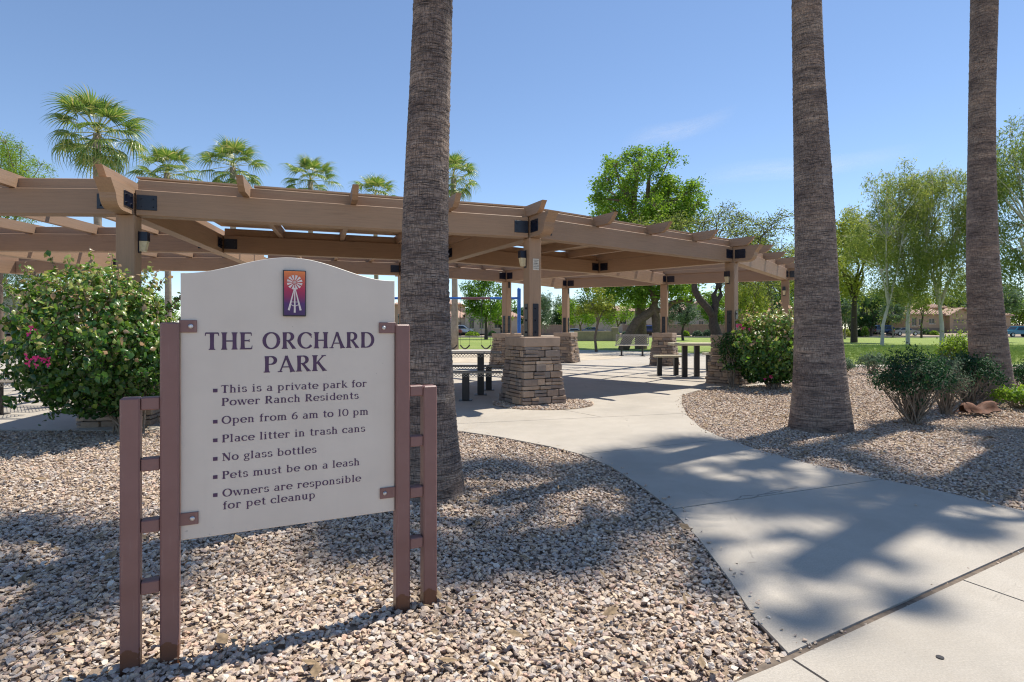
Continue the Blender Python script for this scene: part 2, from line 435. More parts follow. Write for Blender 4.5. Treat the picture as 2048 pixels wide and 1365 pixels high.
ngon('lawn', [(-150, 37), (-6, 37), (3, 36), (8.5, 33.5), (11.5, 28), (11.9, 20.9), (60, 20.9), (150, 22), (150, 88), (-150, 88)], -.02, M['lawn'])
ngon('road', [(-400, 88.6), (400, 88.6), (400, 96.5), (-400, 96.5)], -.055, M['asphalt'])
cb = MB(); cb.box((0, 88.3, 0), (800, .3, .14)); cb.box((0, 96.8, 0), (800, .3, .14)); cb.build('road_kerb', M['concrete'], kind='structure')
ngon('far_pavement', [(-400, 97.6), (400, 97.6), (400, 99), (-400, 99)], .115, M['concrete'])
bpy.data.objects['far_pavement'].location.z = 0
sw = MB(); sw.slab([(11.3, 19.75), (70, 19.75), (70, 20.7), (11.3, 20.7)], -.1, 0.004); sw.build('lawn_border_walk', M['concrete'], kind='structure')

# path and plaza outline, traced on the ground
Lp = [gp(*p) for p in [(905, 860), (1000, 874), (1100, 893), (1160, 908), (1220, 932), (1280, 970), (1340, 1016), (1400, 1080), (1460, 1160), (1510, 1236), (1577, 1306)]]
Rp = [gp(*p) for p in [(2048, 1022), (1880, 982), (1730, 952), (1610, 926), (1520, 901), (1440, 874), (1400, 855), (1375, 832), (1363, 808), (1364, 790), (1414, 776)]]
rr = gp(2250, 1070)
jl = gp(1577, 1306); jr = gp(2048, 1094)
jd = Vector((jr[0] - jl[0], jr[1] - jl[1])); jd.normalize()
jx = 3.79; jfar = (jx, jl[1] + (jx - jl[0]) * jd.y / jd.x)
path_outline = Lp + [jfar] + Rp
# shortened so that the path ends at the plaza line
plaza = [gp(905, 860), (-3.5, 7.35), (-5.2, 7.3), (-9.5, 7.35), (-20, 9.0), (-24, 20), (-22, 34), (-6, 36.8), (3, 35.8), (8.3, 33.3), (11.2, 28), (11.2, 19.2), (9.6, 17.2), (7.4, 14.6), (6.6, 13.6)]
outline = Lp + [jfar] + Rp + [(5.35, 12.95), (6.6, 13.6), (7.4, 14.6), (9.6, 17.2), (11.2, 19.2), (11.2, 28), (8.3, 33.3), (3, 35.8), (-6, 36.8), (-22, 34), (-24, 20), (-20, 9.0), (-9.5, 7.35), (-5.2, 7.3), (-3.5, 7.35)]
path = MB().build('path', M['concrete'], kind='structure')
base = MB(); slab_ts(base, tris_of(outline), -.12, -.014); base.build('joint_bed', M['joint'], path)
def slab_part(ts, parent):
    ar = sum(abs(sum(t[i][0] * t[(i + 1) % len(t)][1] - t[(i + 1) % len(t)][0] * t[i][1] for i in range(len(t)))) / 2 for t in ts)
    if ar < .02: return
    b = MB(); slab_ts(b, ts, -.11, 0.0); b.build('slab', M['concrete'], parent)
cuts = [(gp(1340, 1019), gp(1770, 958)), (gp(1150, 910), gp(1460, 878)), (gp(1130, 838), gp(1370, 827))]
rest = tris_of(outline)
for p, q in cuts:
    if q[0] < p[0]: p, q = q, p
    far_, near_ = split_ts(rest, p, q, .013)
    slab_part(near_, path); rest = far_
gd = Vector((.83, .56)); gn = Vector((-.56, .83))
rows = [rest]
for k in range(1, 7):
    p = Vector((0, 9.0)) + gn * (3.6 * k); new = []
    for r_ in rows: new += [x for x in split_ts(r_, p, p + gd, .013) if x]
    rows = new
for k in range(-6, 5):
    p = Vector((0.9, 9.0)) + gd * (3.9 * k); new = []
    for r_ in rows: new += [x for x in split_ts(r_, p, p + gn, .013) if x]
    rows = new
for r_ in rows: slab_part(r_, path)
# cross pavement at the lower right
pn = (jd.y, -jd.x)
def off(p, s, t): return (p[0] + jd.x * s + pn[0] * t, p[1] + jd.y * s + pn[1] * t)
side = MB().build('pavement', M['concrete'], kind='structure')
A_ = off(jl, 0, .055); e0 = gp(1460, 1368)
e0d = Vector((e0[0] - jl[0], e0[1] - jl[1]))
swp = [off(jl, -.9, .055), off(jl, 9, .055), off(jl, 9, 1.9), off(jl, -3.2, 1.9)]
# left edge follows the gravel edge seen at the bottom of the photo
swp = [off(jl, -.02, .034), off(jl, 9, .034), off(jl, 9, 2.4), (e0[0] - 1.6, e0[1] - .95), gp(1458, 1370)]
rest2 = [tris_of(swp)]
j1a, j1b = gp(1590, 1322), gp(1672, 1375); j2a, j2b = gp(1925, 1160), gp(2048, 1203)
for p, q in ((j1a, j1b), (j2a, j2b)):
    new = []
    for r_ in rest2:
        new += [x for x in split_ts(r_, p, q, .013) if x]
    rest2 = new
for r_ in rest2: slab_part(r_, side)
jb = MB(); jb.slab([off(jl, 0, -.03), off(jl, 9, -.03), off(jl, 9, 2.5), (e0[0] - 1.6, e0[1] - .9), gp(1460, 1362)], -.12, -.010); jb.build('joint_bed', M['joint'], side)
cap_ = MB(); cx_, cy_ = gp(1880, 1316)
cap_.tube([(cx_, cy_, -.001), (cx_, cy_, .004)], .014, 14); cap_.build('survey_marker', M['blackleg'], label='small round dark metal survey disc set in the lower right pavement', cat='marker')
ngon('play_sand', [(-3 + 8.2 * math.cos(a), 27 + 5.2 * math.sin(a)) for a in np.linspace(0, 2 * math.pi, 40)[:-1]], .004, M['sand'])

# gravel regions
gl_out = [(-14, .6), gp(1458, 1370)[0:2], jl] + Lp[::-1][1:] + [(-3.5, 7.33), (-5.2, 7.28), (-9.5, 7.33), (-14, 7.9)]
gl_out = [(-14, .6), (gp(1458, 1370)[0] - 1.2, .6), gp(1458, 1370), jl] + Lp[::-1][1:] + [(-3.5, 7.33), (-5.2, 7.28), (-9.5, 7.33), (-14, 7.9)]
gr_out = [off(jl, 9, 0), jfar] + Rp + [(5.35, 12.95), (6.6, 13.6), (7.4, 14.6), (9.6, 17.2), (11.2, 19.2), (11.3, 19.7), (40, 19.7), (40, 8)]
ngon('gravel_bed', [(-60, -20), (60, -20), (60, 19.8), (-60, 19.8)], -.05, M['gravelfar'])
ngon('gravel_bed', gl_out, -.03, M['gravelbed']); ngon('gravel_bed', gr_out, -.03, M['gravelbed'])
pc = None
def stone_mesh(seed):
    r_ = random.Random(seed); bm = bmesh.new()
    ax = (1, r_.uniform(.55, .9), r_.uniform(.32, .6))
    for i in range(13):
        q = Vector([r_.gauss(0, 1) for _ in range(3)]).normalized()
        k = r_.uniform(.8, 1.1); bm.verts.new((q.x * ax[0] * k * .5, q.y * ax[1] * k * .5, q.z * ax[2] * k * .5))
    bmesh.ops.convex_hull(bm, input=bm.verts)
    me = bpy.data.meshes.new('stone'); bm.to_mesh(me); bm.free(); me.materials.append(M['gravel']); return me
stones = bpy.data.collections.new('stone_kinds')
for i in range(14):
    stones.objects.link(bpy.data.objects.new('stone', stone_mesh(100 + i)))
def scatter(name, poly, z, density, smin, smax, seed, coll=stones, tilt=.5, zrot=True, label=None):
    b = MB(); slab_ts(b, poly, 0, z, False)
    o = b.build(name, M['gravelbed'], kind='stuff')
    if label: o['label'] = label
    ng = bpy.data.node_groups.new(name, 'GeometryNodeTree')
    ng.interface.new_socket('Geometry', in_out='INPUT', socket_type='NodeSocketGeometry')
    ng.interface.new_socket('Geometry', in_out='OUTPUT', socket_type='NodeSocketGeometry')
    N, K = ng.nodes, ng.links
    gi = N.new('NodeGroupInput'); go = N.new('NodeGroupOutput')
    dp = N.new('GeometryNodeDistributePointsOnFaces'); dp.inputs['Density'].default_value = density; dp.inputs['Seed'].default_value = seed
    ci = N.new('GeometryNodeCollectionInfo'); ci.inputs['Collection'].default_value = coll
    ci.inputs['Separate Children'].default_value = True; ci.inputs['Reset Children'].default_value = True
    ip = N.new('GeometryNodeInstanceOnPoints'); ip.inputs['Pick Instance'].default_value = True
    rv = N.new('FunctionNodeRandomValue'); rv.data_type = 'FLOAT_VECTOR'
    rv.inputs[0].default_value = (-tilt, -tilt, 0); rv.inputs[1].default_value = (tilt, tilt, 6.283)
    rs = N.new('FunctionNodeRandomValue'); rs.data_type = 'FLOAT'
    rs.inputs[2].default_value = smin; rs.inputs[3].default_value = smax; rs.inputs['Seed'].default_value = 5
    rz = N.new('FunctionNodeRandomValue'); rz.data_type = 'FLOAT_VECTOR'; rz.inputs['Seed'].default_value = 9
    rz.inputs[0].default_value = (0, 0, -.004); rz.inputs[1].default_value = (0, 0, smax * .35)
    sp = N.new('GeometryNodeSetPosition')
    K.new(gi.outputs[0], dp.inputs[0]); K.new(dp.outputs['Points'], sp.inputs['Geometry']); K.new(rz.outputs[0], sp.inputs['Offset'])
    K.new(sp.outputs[0], ip.inputs['Points']); K.new(ci.outputs[0], ip.inputs['Instance'])
    K.new(rv.outputs[0], ip.inputs['Rotation']); K.new(rs.outputs[1], ip.inputs['Scale']); K.new(ip.outputs[0], go.inputs[0])
    md = o.modifiers.new('scatter', 'NODES'); md.node_group = ng
    return o
def zband(poly, y0, y1): return clip_all(clip_all(tris_of(poly), (0, y0), (0, 1)), (0, y1), (0, -1))
def xband(ts, x0, x1): return clip_all(clip_all(ts, (x0, 0), (1, 0)), (x1, 0), (-1, 0))
scatter('gravel', xband(zband(gl_out, .6, 4.2), -4.2, 9), -.022, 3300, .014, .048, 1)
scatter('gravel', xband(zband(gl_out, 4.2, 8), -8.2, 9), -.022, 2100, .016, .044, 2)
scatter('gravel', xband(zband(gr_out, 3, 8.2), 0, 9), -.022, 2100, .016, .044, 3)
scatter('gravel', xband(zband(gr_out, 8.2, 13), 0, 13), -.022, 750, .025, .055, 4)
scatter('gravel', xband(zband(gr_out, 13, 19.7), 0, 19), -.022, 320, .03, .07, 6)

# stones kicked over the slab edges, dry litter, grass tufts
def edge_strip(pts, w, sgn):
    ts = []
    for p, q in zip(pts[:-1], pts[1:]):
        d = Vector((q[0] - p[0], q[1] - p[1])).normalized(); n = Vector((-d.y, d.x)) * sgn * w
        ts.append([p, q, (q[0] + n.x, q[1] + n.y)]); ts.append([p, (q[0] + n.x, q[1] + n.y), (p[0] + n.x, p[1] + n.y)])
    return ts
scatter('spilled_gravel', edge_strip(Lp[3:], .10, 1), .006, 110, .012, .034, 31)
scatter('spilled_gravel', edge_strip(Rp[:-1], .10, 1), .006, 90, .012, .034, 32)
scatter('spilled_gravel', edge_strip([off(jl, 0, -.04), off(jl, 4.5, -.04)], .09, -1), -.006, 240, .006, .02, 33)
M['litter'] = plain('dry_leaf_litter', (.24, .17, .10), .9, var=.5, scale=3)
lit = bpy.data.collections.new('litter_kinds')
for k in range(4):
    bb = MB(); w_ = .10 + .06 * k; bb.add([(-.5, 0, 0), (0, w_, .05), (.5, 0, .1), (0, -w_, .02)], [(0, 1, 2, 3)]); lit.objects.link(bpy.data.objects.new('leaf', bb.mesh('leaf', M['litter'])))
scatter('leaf_litter', xband(zband(gl_out, 1.5, 8), -8, 9), .006, 26, .03, .10, 34, coll=lit, tilt=.35)
scatter('leaf_litter', xband(zband(gr_out, 3, 15), 0, 14), .006, 22, .04, .12, 35, coll=lit, tilt=.35)
M['grassblade'] = plain('grass_blade', (.30, .40, .085), .7, var=.35, scale=3)
tufts = bpy.data.collections.new('tuft_kinds')
for k in range(5):
    bb = MB(); r_ = random.Random(k)
    for j in range(9):
        a = r_.uniform(0, 6.28); x0, y0 = r_.gauss(0, .03), r_.gauss(0, .03); h = r_.uniform(.03, .075); l_ = r_.uniform(.01, .04); w_ = .004
        bb.add([(x0 - w_, y0, 0), (x0 + w_, y0, 0), (x0 + l_ * math.cos(a), y0 + l_ * math.sin(a), h)], [(0, 1, 2)])
    tufts.objects.link(bpy.data.objects.new('tuft', bb.mesh('tuft', M['grassblade'])))
scatter('grass', [[(11.9, 20.9), (32, 20.9), (32, 30)], [(11.9, 20.9), (32, 30), (11.6, 30)]], -.02, 90, .9, 1.5, 36, coll=tufts, tilt=.1)
# ---------------------------------------------------------------- pergola
PCX, PCY, RO, RM, RI, A0, DA = -9.275, 28.28, 20.67, 16.75, 12.92, -1.3822, .2961
HB = EYE + 1.596                      # underside of the big beams
BH, BT = .36, .20                     # beam height, thickness
def ring(r, i):
    a = A0 + DA * i; return Vector((PCX + r * math.cos(a), PCY + r * math.sin(a), 0))
def out(i):
    a = A0 + DA * i; return Vector((math.cos(a), math.sin(a), 0))
perg = thing('pergola', (0, 0, 0), 'long curved tan timber pergola on stone piers behind the park sign', 'pergola')
def frame(p, q):                      # local x from p to q
    d = (q - p); d.normalize(); y = Vector((0, 0, 1)).cross(d)
    m = Matrix.Identity(4)
    for r_ in range(3): m[r_][0] = d[r_]; m[r_][1] = y[r_]; m[r_][2] = (0, 0, 1)[r_]; m[r_][3] = p[r_]
    return m
def beam(name, p, q, t, h, zb, trim=0, m='wood', parent=perg, ch=.008):
    d = (q - p).normalized(); p = p + d * trim; q = q - d * trim
    Ln = (q - p).length; b = MB(); b.cbox((Ln / 2, 0, h / 2), (Ln, t, h), ch)
    mm = frame(Vector((p.x, p.y, zb)), Vector((q.x, q.y, zb)))
    return b.build(name, M[m], parent, mat=mm)
def tail_outline(L0, L1, h, curve=False):
    if not curve:   # plain rafter tail at x<0 side: top tip longest
        return [(L0, h), (L0 + .035, h * .80), (L0 + .10, h * .35), (L0 + .20, 0), (L1, 0), (L1, h)]
    o = [(L0, h), (L0 + .03, h - .04), (L0 + .13, h - .165), (L0 + .135, h - .19)]
    for k in range(7):
        a = k / 6 * math.pi / 2; o.append((L0 + .14 + .20 * (1 - math.cos(a)) * .9, (h - .19) * (1 - math.sin(a))))
    return o + [(L1, 0), (L1, h)]
rays = list(range(-2, 4))
bolt_me = None
def bmesh_bolt():
    b = MB(); b.tube([(0, 0, 0), (0, -.018, 0)], .014, 6); return b.mesh('bolt', M['black'])
bolt_me = bmesh_bolt()
plate_b = MB(); plate_b.cbox((0, 0, 0), (.25, .01, .21), .003); plate_me = plate_b.mesh('bracket', M['black'])
def plate(beam_o, x, ysgn, z, side=True):
    """steel plate on a beam's side face, in the beam's own space"""
    o = link('bracket', plate_me, beam_o, loc=(x, ysgn * (BT / 2 + .0065), z))
    b = MB()
    for dx in (-.075, .075):
        for dz in (-.055, .055):
            b.tube([(x + dx, ysgn * (BT / 2 + .012), z + dz), (x + dx, ysgn * (BT / 2 + .028), z + dz)], .013, 6)
    b.build('bolts', M['black'], beam_o, kind='stuff')
for i in rays:
    # radial beam: outer tail to inner ring
    u = -out(i); P = ring(RO, i); Q = ring(RI, i)
    Ln = RO - RI
    b = MB(); b.prism(tail_outline(-.72, Ln + .45, BH, True), -BT / 2, BT / 2)
    o = b.build('radial_beam', M['wood'], perg, mat=frame(Vector((P.x, P.y, HB)), Vector((Q.x, Q.y, HB))))
    for ys in (-1, 1):
        plate(o, -.255, ys, BH / 2); plate(o, RO - RM + .255, ys, BH / 2) if i < 3 else None
        plate(o, RO - RM - .255, ys, BH / 2)
    for ys in (-1, 1): plate(o, Ln - .255, ys, BH / 2) if i > -2 else None
for (r_, k) in ((RO, 'o'), (RM, 'm'), (RI, 'i')):
    for i in rays[:-1]:
        p, q = ring(r_, i), ring(r_, i + 1)
        o = beam('ring_beam', p, q, BT, BH, HB, trim=BT / 2 + .008)
        Ln = (q - p).length - BT - .016
        for x in (.135, Ln - .135):
            for ys in (-1, 1):
                if i > -2 or x > 1: plate(o, x, ys, BH / 2)
        # blocking board on top of the beam
        beam('blocking_board', p, q, .07, .15, HB + BH + .003, trim=.12)
RZ = HB + BH + .003
covered = {0, 1}
def rafter(p, q, L0=-.62):
    Ln = (q - p).length; b = MB(); b.prism(tail_outline(L0, Ln + .35, .19), -.045, .045)
    b.build('rafter', M['wood'], perg, mat=frame(Vector((p.x, p.y, RZ)), Vector((q.x, q.y, RZ))))
for i in rays:
    if i < 3 or True:
        t = Vector((-out(i).y, out(i).x, 0)) * -.10
        rafter(ring(RO, i) + t, ring(RI, i) + t, -.60)
for i in rays[:-1]:
    for k in (.25, .5, .75):
        rafter(ring(RO, i).lerp(ring(RO, i + 1), k), ring(RI, i).lerp(ring(RI, i + 1), k))
for i in covered:
    ks = [0, .25, .5, .75, 1]
    for a, b_ in zip(ks[:-1], ks[1:]):
        e = .012
        A1 = ring(RO - .05, i).lerp(ring(RO - .05, i + 1), a + e); A2 = ring(RO - .05, i).lerp(ring(RO - .05, i + 1), b_ - e / 3)
        B1 = ring(RM, i).lerp(ring(RM, i + 1), a + e); B2 = ring(RM, i).lerp(ring(RM, i + 1), b_ - e / 3)
        s = MB(); s.slab([(q.x, q.y) for q in (A1, A2, B2, B1)], RZ + .192, RZ + .215)
        s.build('roof_panel', M['ceiling'], perg)
# lighter laths across the open bays (they throw the thin shadow lines on the slab)
for i in [-2, -1, 2]:
    for f in (.33, .66):
        r_ = RO + (RM - RO) * f
        beam('purlin', ring(r_, i), ring(r_, i + 1), .07, .09, RZ + .193, trim=0)
for i in rays[:-1]:
    for f in (.33, .66):
        r_ = RM + (RI - RM) * f
        beam('purlin', ring(r_, i), ring(r_, i + 1), .07, .09, RZ + .193, trim=0)

# stone piers, posts
stone_pool = []
def pier(pos, ang, seed, label=None):
    r_ = random.Random(seed)
    H, capH = 1.0, .165
    core = MB(); core.add([(sx * w, sy * w, z) for (w, z) in ((.40, -.05), (.30, H - .005)) for (sx, sy) in ((-1, -1), (1, -1), (1, 1), (-1, 1))],
        [(3, 2, 1, 0), (4, 5, 6, 7), (0, 1, 5, 4), (1, 2, 6, 5), (2, 3, 7, 6), (3, 0, 4, 7)])
    mm = Matrix.Translation((pos.x, pos.y, 0)) @ Matrix.Rotation(ang, 4, 'Z')
    p = core.build('stone_pier', M['mortar'], perg, mat=mm)
    z = 0.0
    z = -.02
    while z < H - .03:
        h = r_.choice([.05, .06, .07, .095, .12]); 
        if H - z - h < .04: h = H - z
        w = .425 - (.425 - .325) * (z + h / 2) / H
        for side in range(4):
            rot = Matrix.Rotation(side * math.pi / 2, 3, 'Z')
            x = -w; alt = (side % 2 == 0)
            x0 = -w - .012 if alt else -w + .045
            x1 = w + .012 if alt else w - .045
            x = x0
            while x < x1 - .01:
                Ls = r_.uniform(.12, .34)
                if x1 - x - Ls < .09: Ls = x1 - x
                d = .12; pr = r_.uniform(-.018, .022)
                hh = h
                # now and then split the course in two thin stones
                subs = [(z, h)] if h < .09 or r_.random() < .5 else [(z, h * .5), (z + h * .5, h * .5)]
                for (zz, h2) in subs:
                    s = MB(); s.cbox((0, 0, 0), (Ls - .009, d, h2 - .009), .007, jit=.004)
                    c = rot @ Vector((x + Ls / 2, -w + d / 2 - .03 - pr + r_.uniform(-.006, .006), zz + h2 / 2))
                    m2 = Matrix.Translation(c) @ rot.to_4x4() @ Matrix.Rotation(r_.uniform(-.015, .015), 4, 'Y')
                    s.build('stone', M['ledgestone'], p, mat=m2)
                x += Ls
        z += h
    c = MB()
    cc = .07; w = .36
    ol = [(-w, -w + cc), (-w + cc, -w), (w - cc, -w), (w, -w + cc), (w, w - cc), (w - cc, w), (-w + cc, w), (-w, w - cc)]
    ol = [(-w, -w), (w, -w), (w, w), (-w, w)]
    c.cbox((0, 0, H + capH / 2), (2 * w, 2 * w, capH), .012, jit=.003)
    c.build('pier_cap', M['cap'], p)
    return p
def post(pos, ang, top_plate):
    s = .235; z0 = 1.165; h = HB - z0 - .002
    b = MB(); b.cbox((0, 0, 0), (h, s, s), .010)
    # local x is the post's length so that the grain runs along it
    mm = Matrix.Translation((pos.x, pos.y, z0 + h / 2)) @ Matrix.Rotation(ang, 4, 'Z') @ Matrix.Rotation(-math.pi / 2, 4, 'Y')
    o = b.build('post', M['wood'], perg, mat=mm)
    for k in range(4):
        rm = Matrix.Rotation(k * math.pi / 2, 4, 'X')
        b = MB(); b.cbox((-h / 2 + .29, -s / 2 - .006, 0), (.58, .010, .115), .003)
        for dx in (.08, .29, .50): b.tube([(-h / 2 + dx, -s / 2 - .010, 0), (-h / 2 + dx, -s / 2 - .03, 0)], .016, 6)
        b.build('steel_strap', M['black'], o, mat=rm)
        if k % 2 == 0 and top_plate:
            b = MB(); b.cbox((h / 2 - .11, -s / 2 - .006, 0), (.20, .010, .08), .003)
            b.build('steel_strap', M['black'], o, mat=rm)
    return o
sites = [(RO, -1), (RO, 0), (RO, 1), (RO, 2), (RO, 3), (RM, 3), (RI, -1), (RI, 0), (RI, 1), (RI, 2), (RI, 3)]
piers_by_cost = {}
proto = None
for n_, (r_, i) in enumerate(sites):
    pos = ring(r_, i); ang = A0 + DA * i + math.pi / 2
    if (r_, i) in ((RO, 1), (RO, 2), (RM, 3), (RI, 2)) or proto is None:
        p = pier(pos, ang, 40 + n_); proto = p if (r_, i) != (RO, 1) else proto
    else:
        p = copy_tree(proto); p.matrix_local = Matrix.Translation((pos.x, pos.y, 0)) @ Matrix.Rotation(ang + math.pi / 2 * (n_ % 4), 4, 'Z')
    post(pos, ang, r_ != RO)

# lanterns on the posts, notice on the near post
M['lampglass'] = plain('amber_lamp_glass', (.62, .52, .33), .3, var=.15, scale=20)
def lantern(pos, ang, z, label):
    t = thing('wall_lantern', (pos.x, pos.y, z), label, 'lantern', 'box lanterns on the pergola posts', ang); t.scale = (.78, .78, .85)
    b = MB(); b.cbox((0, -.012, 0), (.10, .02, .36), .004); b.build('back_plate', M['black'], t)
    b = MB(); b.prism([(-.065, .02), (.065, .02), (.055, .17), (-.055, .17)], -.16, -.022); b.build('housing', M['black'], t)
    b = MB(); b.add([(-.055, -.15, .019), (.055, -.15, .019), (.055, -.022, .019), (-.055, -.022, .019), (-.04, -.115, -.15), (.04, -.115, -.15), (.04, -.022, -.15), (-.04, -.022, -.15)],
        [(0, 1, 2, 3), (7, 6, 5, 4), (0, 4, 5, 1), (1, 5, 6, 2), (2, 6, 7, 3), (3, 7, 4, 0)]); b.build('glass_shade', M['lampglass'], t)
for (r_, i, sg, lab) in ((RO, 0, 1, 'black box lantern on the tall post rising from the left bougainvillea'), (RO, 1, -1, 'black box lantern with amber glass on the near centre post'),
                         (RO, 2, -1, 'black box lantern on the post beside the right bougainvillea'), (RO, 3, -1, 'small box lantern on the farthest right post next to a palm trunk')):
    a = A0 + DA * i; tn = Vector((-math.sin(a), math.cos(a), 0)) * sg
    pos = ring(r_, i) + tn * .118
    # the lantern's local -y points along tn
    lantern(pos - out(i) * .03, math.atan2(tn.y, tn.x) + math.pi / 2, 2.53, lab)
def blocktext(txt, size, m, name='lettering', parent=None, mat=None, ext=.0005, space=1.0, align='CENTER'):
    cu = bpy.data.curves.new(name, 'FONT'); cu.body = txt; cu.size = size; cu.align_x = align; cu.extrude = ext; cu.space_line = space
    cu.resolution_u = 2
    o = bpy.data.objects.new(name, cu); sc.collection.objects.link(o)
    dg = bpy.context.evaluated_depsgraph_get(); me = bpy.data.meshes.new_from_object(o.evaluated_get(dg))
    bpy.data.objects.remove(o); bpy.data.curves.remove(cu)
    me.materials.clear(); me.materials.append(m); return link(name, me, parent, mat=mat)
on = out(1); pos = ring(RO, 1) + on * .119
nt = thing('notice_plate', (pos.x, pos.y, 2.43), 'small cream notice plate with black capitals on the near centre post', 'notice', rot=math.atan2(on.y, on.x) + math.pi / 2)
b = MB(); b.cbox((.005, -.004, 0), (.125, .006, .20), .002); b.build('plate', M['white_plate'], nt)
blocktext('FOR YOUR\nSAFETY\nCLIMBING\nOR SITTING\nON ROOF IS\nPROHIBITED', .0205, M['black'], parent=nt, mat=Matrix.Translation((.005, -.0085, .064)) @ Matrix.Rotation(math.pi / 2, 4, 'X'), space=1.35)

# small gravel island round the near pier
ic = Vector(((gp(1098, 831)[0]), 9.62)); 
ip_ = ring(RO, 1)
isl = [(ip_.x + .18 + .88 * math.cos(a), ip_.y - .12 + .80 * math.sin(a)) for a in np.linspace(0, 2 * math.pi, 33)[:-1]]
bpy.data.objects  # island bed lies just above the slab
ngon('gravel_bed', isl, .004, M['gravelbed'])
scatter('gravel', tris_of(isl), .008, 1500, .025, .05, 12)
# ---------------------------------------------------------------- park sign
SX, SY, SA = -1.367, 2.265, 0.4468    # left post foot and direction of the sign plane
ca, sa = math.cos(SA), math.sin(SA)
sign = thing('park_sign', (SX, SY, 0), 'cream park rules sign with purple lettering between maroon steel posts', 'sign', rot=SA)
def sinv(px, py, yoff=0.0):
    k = (px - 1024) / FPX
    # plane shifted toward the camera by yoff (local -y)
    x0, y0 = SX + sa * yoff, SY - ca * yoff
    s = (k * y0 - x0) / (ca - sa * k); d = y0 + sa * s
    return s, EYE + (HOR - py) * d / FPX
W = .066
for s, h in ((-.132, 1.034), (0, 1.327), (.938, 1.322), (1.07, 1.03)):
    b = MB(); b.cbox((0, 0, h / 2 - .1), (W, W, h + .2), .006)
    b.build('post' if h > 1.2 else 'side_post', M['maroon'], sign, loc=(s, 0, 0))
for s0, s1 in ((-.132, 0), (.938, 1.07)):
    for z in (1.008, .769, .528, .288):
        b = MB(); w = s1 - s0 - W - .001; b.cbox((0, 0, 0), (w, .048, .05), .004)
        b.build('rung', M['maroon2'], sign, loc=((s0 + s1) / 2, 0, z))
# panel
PL, PR, PB = .036, .903, .451
ol = [(PL, PB), (PR, PB)]
N_ = 40
for k in range(N_ + 1):
    s = PR + (PL - PR) * k / N_; t = abs(s - .455) / .41
    bell = .5 * (1 + math.cos(math.pi * min(1, t)))
    bell = bell ** .9
    ol.append((s, 1.526 + .084 * bell))
PT = .020
b = MB(); b.prism(ol, -PT / 2, PT / 2)
me = b.mesh('panel', M['panel'])
bm = bmesh.new(); bm.from_mesh(me); bmesh.ops.recalc_face_normals(bm, faces=bm.faces)
bmesh.ops.bevel(bm, geom=[e for e in bm.edges if abs(e.verts[0].co.y - e.verts[1].co.y) < 1e-5], offset=.002, segments=1, affect='EDGES'); bm.to_mesh(me); bm.free()
panel = link('panel', me, sign)
for (px0, px1, py, left) in ((355, 394, 653, 1), (355, 397, 1041, 1), (758, 790, 656, 0), (760, 790, 988, 0)):
    s0, z = sinv(px0, py, .016); s1, _ = sinv(px1, py, .016)
    if left: s0 = W / 2 - .002
    else: s1 = .938 - W / 2 + .002
    b = MB(); b.cbox((0, 0, 0), (s1 - s0, .006, .050), .0015)
    tb = b.build('mounting_tab', M['maroon2'], sign, loc=((s0 + s1) / 2, -PT / 2 - .0045, z))
    bx = (s1 - s0) / 2 - .022 if left else -(s1 - s0) / 2 + .022
    b = MB(); b.tube([(bx, -.003, 0), (bx, -.007, 0), (bx, -.010, 0)], [.009, .009, .005], 12); b.build('bolt', M['bolt'], tb, smooth=False)
# emblem
e0, ez0 = sinv(566, 633, .02); e1, ez1 = sinv(612, 542, .02)
ex, ez = (e0 + e1) / 2, (ez0 + ez1) / 2; ew, eh = e1 - e0, ez1 - ez0
emb = MB(); emb.cbox((0, 0, 0), (ew, .012, eh), .002)
emb = emb.build('emblem_plaque', M['black'], sign, loc=(ex, -PT / 2 - .0065, ez))
b = MB(); b.cbox((0, 0, 0), (ew - .008, .003, eh - .010), .001); b.build('gradient_field', M['emblem'], emb, loc=(0, -.0075, 0))
b = MB()
fy = -.0105
hubz = eh * .236
def flat(bq, pts, y=fy, t=.0016):
    bq.prism([(p[0], p[1]) for p in pts], y, y + t)
for k in range(12):
    a = R(15 + 30 * k); c_, s_ = math.cos(a), math.sin(a); r0, r1 = .011, ew * .335
    w0, w1 = .0016, .0052
    flat(b, [(c_ * r0 - s_ * w0, hubz + (s_ * r0 + c_ * w0)), (c_ * r1 - s_ * w1, hubz + (s_ * r1 + c_ * w1)), (c_ * r1 + s_ * w1, hubz + (s_ * r1 - c_ * w1)), (c_ * r0 + s_ * w0, hubz + (s_ * r0 - c_ * w0))])
    r2 = .014; flat(b, [(c_ * .001 - s_ * .0005, hubz + (s_ * .001 + c_ * .0005)), (c_ * r2 - s_ * .0006, hubz + s_ * r2 + c_ * .0006), (c_ * r2 + s_ * .0006, hubz + s_ * r2 - c_ * .0006), (c_ * .001 + s_ * .0005, hubz + (s_ * .001 - c_ * .0005))], fy + .0003)
b.build('windmill_wheel', M['white_relief'], emb)
b = MB()
def leg(x0, z0, x1, z1, w0, w1, dy=0):
    d = Vector((x1 - x0, z1 - z0)).normalized(); n = Vector((-d.y, d.x))
    flat(b, [(x0 + n.x * w0, z0 + n.y * w0), (x1 + n.x * w1, z1 + n.y * w1), (x1 - n.x * w1, z1 - n.y * w1), (x0 - n.x * w0, z0 - n.y * w0)], fy - dy)
tz = eh * .12; bz = -eh * .37
leg(-.0008, tz, -.024, bz, .0014, .0042); leg(.0008, tz, .024, bz, .0014, .0042, .0001); leg(0, tz - .004, 0, bz - .010, .0016, .0040, .0002)
leg(-.018, bz + .026, 0, bz + .017, .0014, .0014, .0003); leg(.018, bz + .026, 0, bz + .017, .0014, .0014, .0004)
leg(-.014, bz + .036, .014, bz + .036, .0011, .0011, .0005)
b.build('windmill_tower', M['white_relief'], emb)

